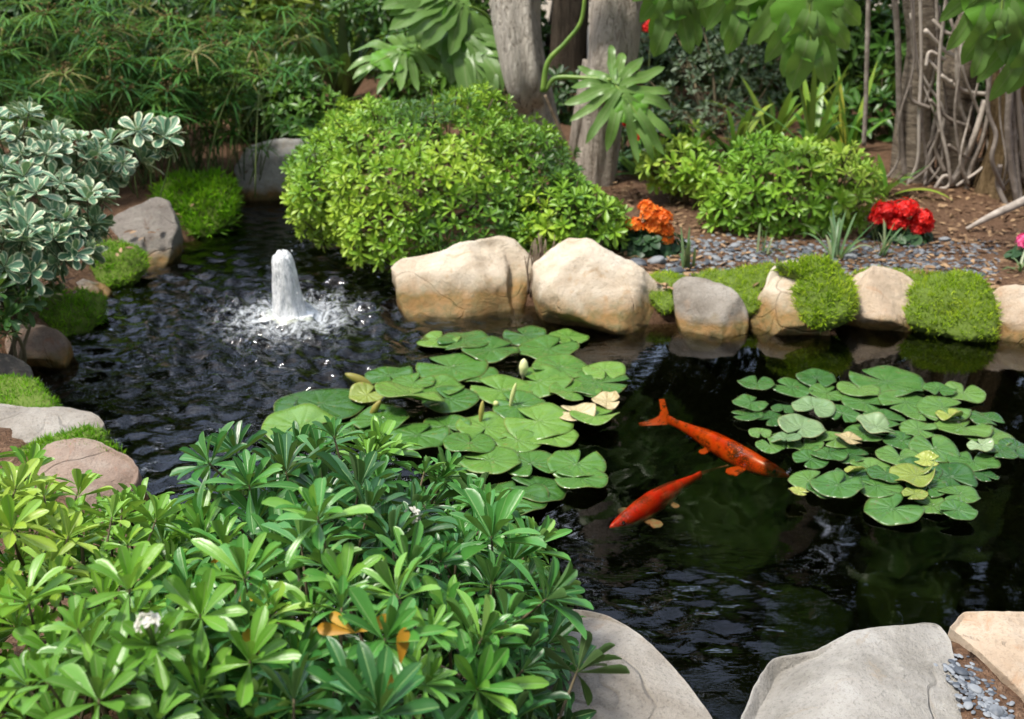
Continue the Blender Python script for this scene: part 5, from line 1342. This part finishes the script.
philo_leaf(pl, at_y(418, 46, yl), at_y(372, 62, yl - .2), (0, -.6, .8), .42, 8, radial=True, petiole=[at_y(492, 70, yl + .3), at_y(455, 62, yl + .2), at_y(432, 56, yl), at_y(418, 46, yl)], rv=.6)
philo_leaf(pl, at_y(440, 22, yl + .2), at_y(486, 50, yl), (.1, -.6, .7), .50, 7, petiole=[at_y(500, 60, yl + .3), at_y(470, 40, yl + .3), at_y(440, 22, yl + .2)], rv=.35)
philo_leaf(pl, at_y(470, 6, yl + .2), at_y(420, -8, yl), (.1, -.6, .7), .50, 7, petiole=[at_y(500, 60, yl + .3), at_y(490, 20, yl + .3), at_y(470, 6, yl + .2)], rv=.4)
# big leaves hanging into the top of the picture, held by the philodendron tree
def hang(px0, py0, px1, py1, y, w, rv, owner, nv=(-.1, -1, .25)):
    philo_leaf(owner, at_y(px0, py0, y), at_y(px1, py1, y - .05), nv, w, 6, petiole=[at_y(900, -170, 5.9), at_y((px0 + 900) / 2, -150, 5.4), at_y(px0, py0 - 40, y), at_y(px0, py0, y)], rv=rv, sag=.05)
hang(806, -70, 812, 62, 4.5, .42, .6, ph)
hang(752, -80, 748, 20, 4.7, .36, .5, ph)
hang(684, -80, 676, 20, 5.2, .44, .3, ph)
hang(1006, -80, 1000, 40, 4.3, .40, .6, ph2)
hang(1048, -40, 1040, 50, 4.3, .44, .55, ph2)

# taller trees behind, whose crowns darken the water's reflection
BT = [(-3.8, 9.8, 4.2, 1.7, 4200), (-1.6, 10.8, 4.6, 1.9, 5200), (.4, 10.0, 5.2, 2.0, 8000), (3.9, 8.4, 6.2, 2.4, 11000), (5.6, 7.0, 5.8, 2.3, 9000), (-5.8, 7.6, 3.6, 1.5, 3000), (2.2, 9.6, 5.6, 2.1, 9000)]
LB = ['tall tree behind the left sedges', 'tall tree behind the sword leaved plant', 'tall tree behind the grey green shrub', 'tall tree behind the looping roots', 'tall tree beyond the right frame edge', 'tall tree beyond the left frame edge', 'tall tree right of the pond']
for i, (x, y, h_, r_, nl) in enumerate(BT):
    b = np.array([x, y, gz((x, y))]); top = np.array([x + .2, y + .1, h_ - r_])
    lm = [(np.array([x, y, h_ - r_ * .6]), np.array([r_, r_ * .8, r_ * .8])), (np.array([x - r_ * .6, y - .2, h_ - r_ * 1.1]), np.array([r_ * .75, r_ * .6, r_ * .6])), (np.array([x + r_ * .6, y, h_ - r_ * 1.1]), np.array([r_ * .75, r_ * .6, r_ * .6])), (np.array([x, y + .2, 2.6]), np.array([r_ * .9, r_ * .5, 1.0]))]
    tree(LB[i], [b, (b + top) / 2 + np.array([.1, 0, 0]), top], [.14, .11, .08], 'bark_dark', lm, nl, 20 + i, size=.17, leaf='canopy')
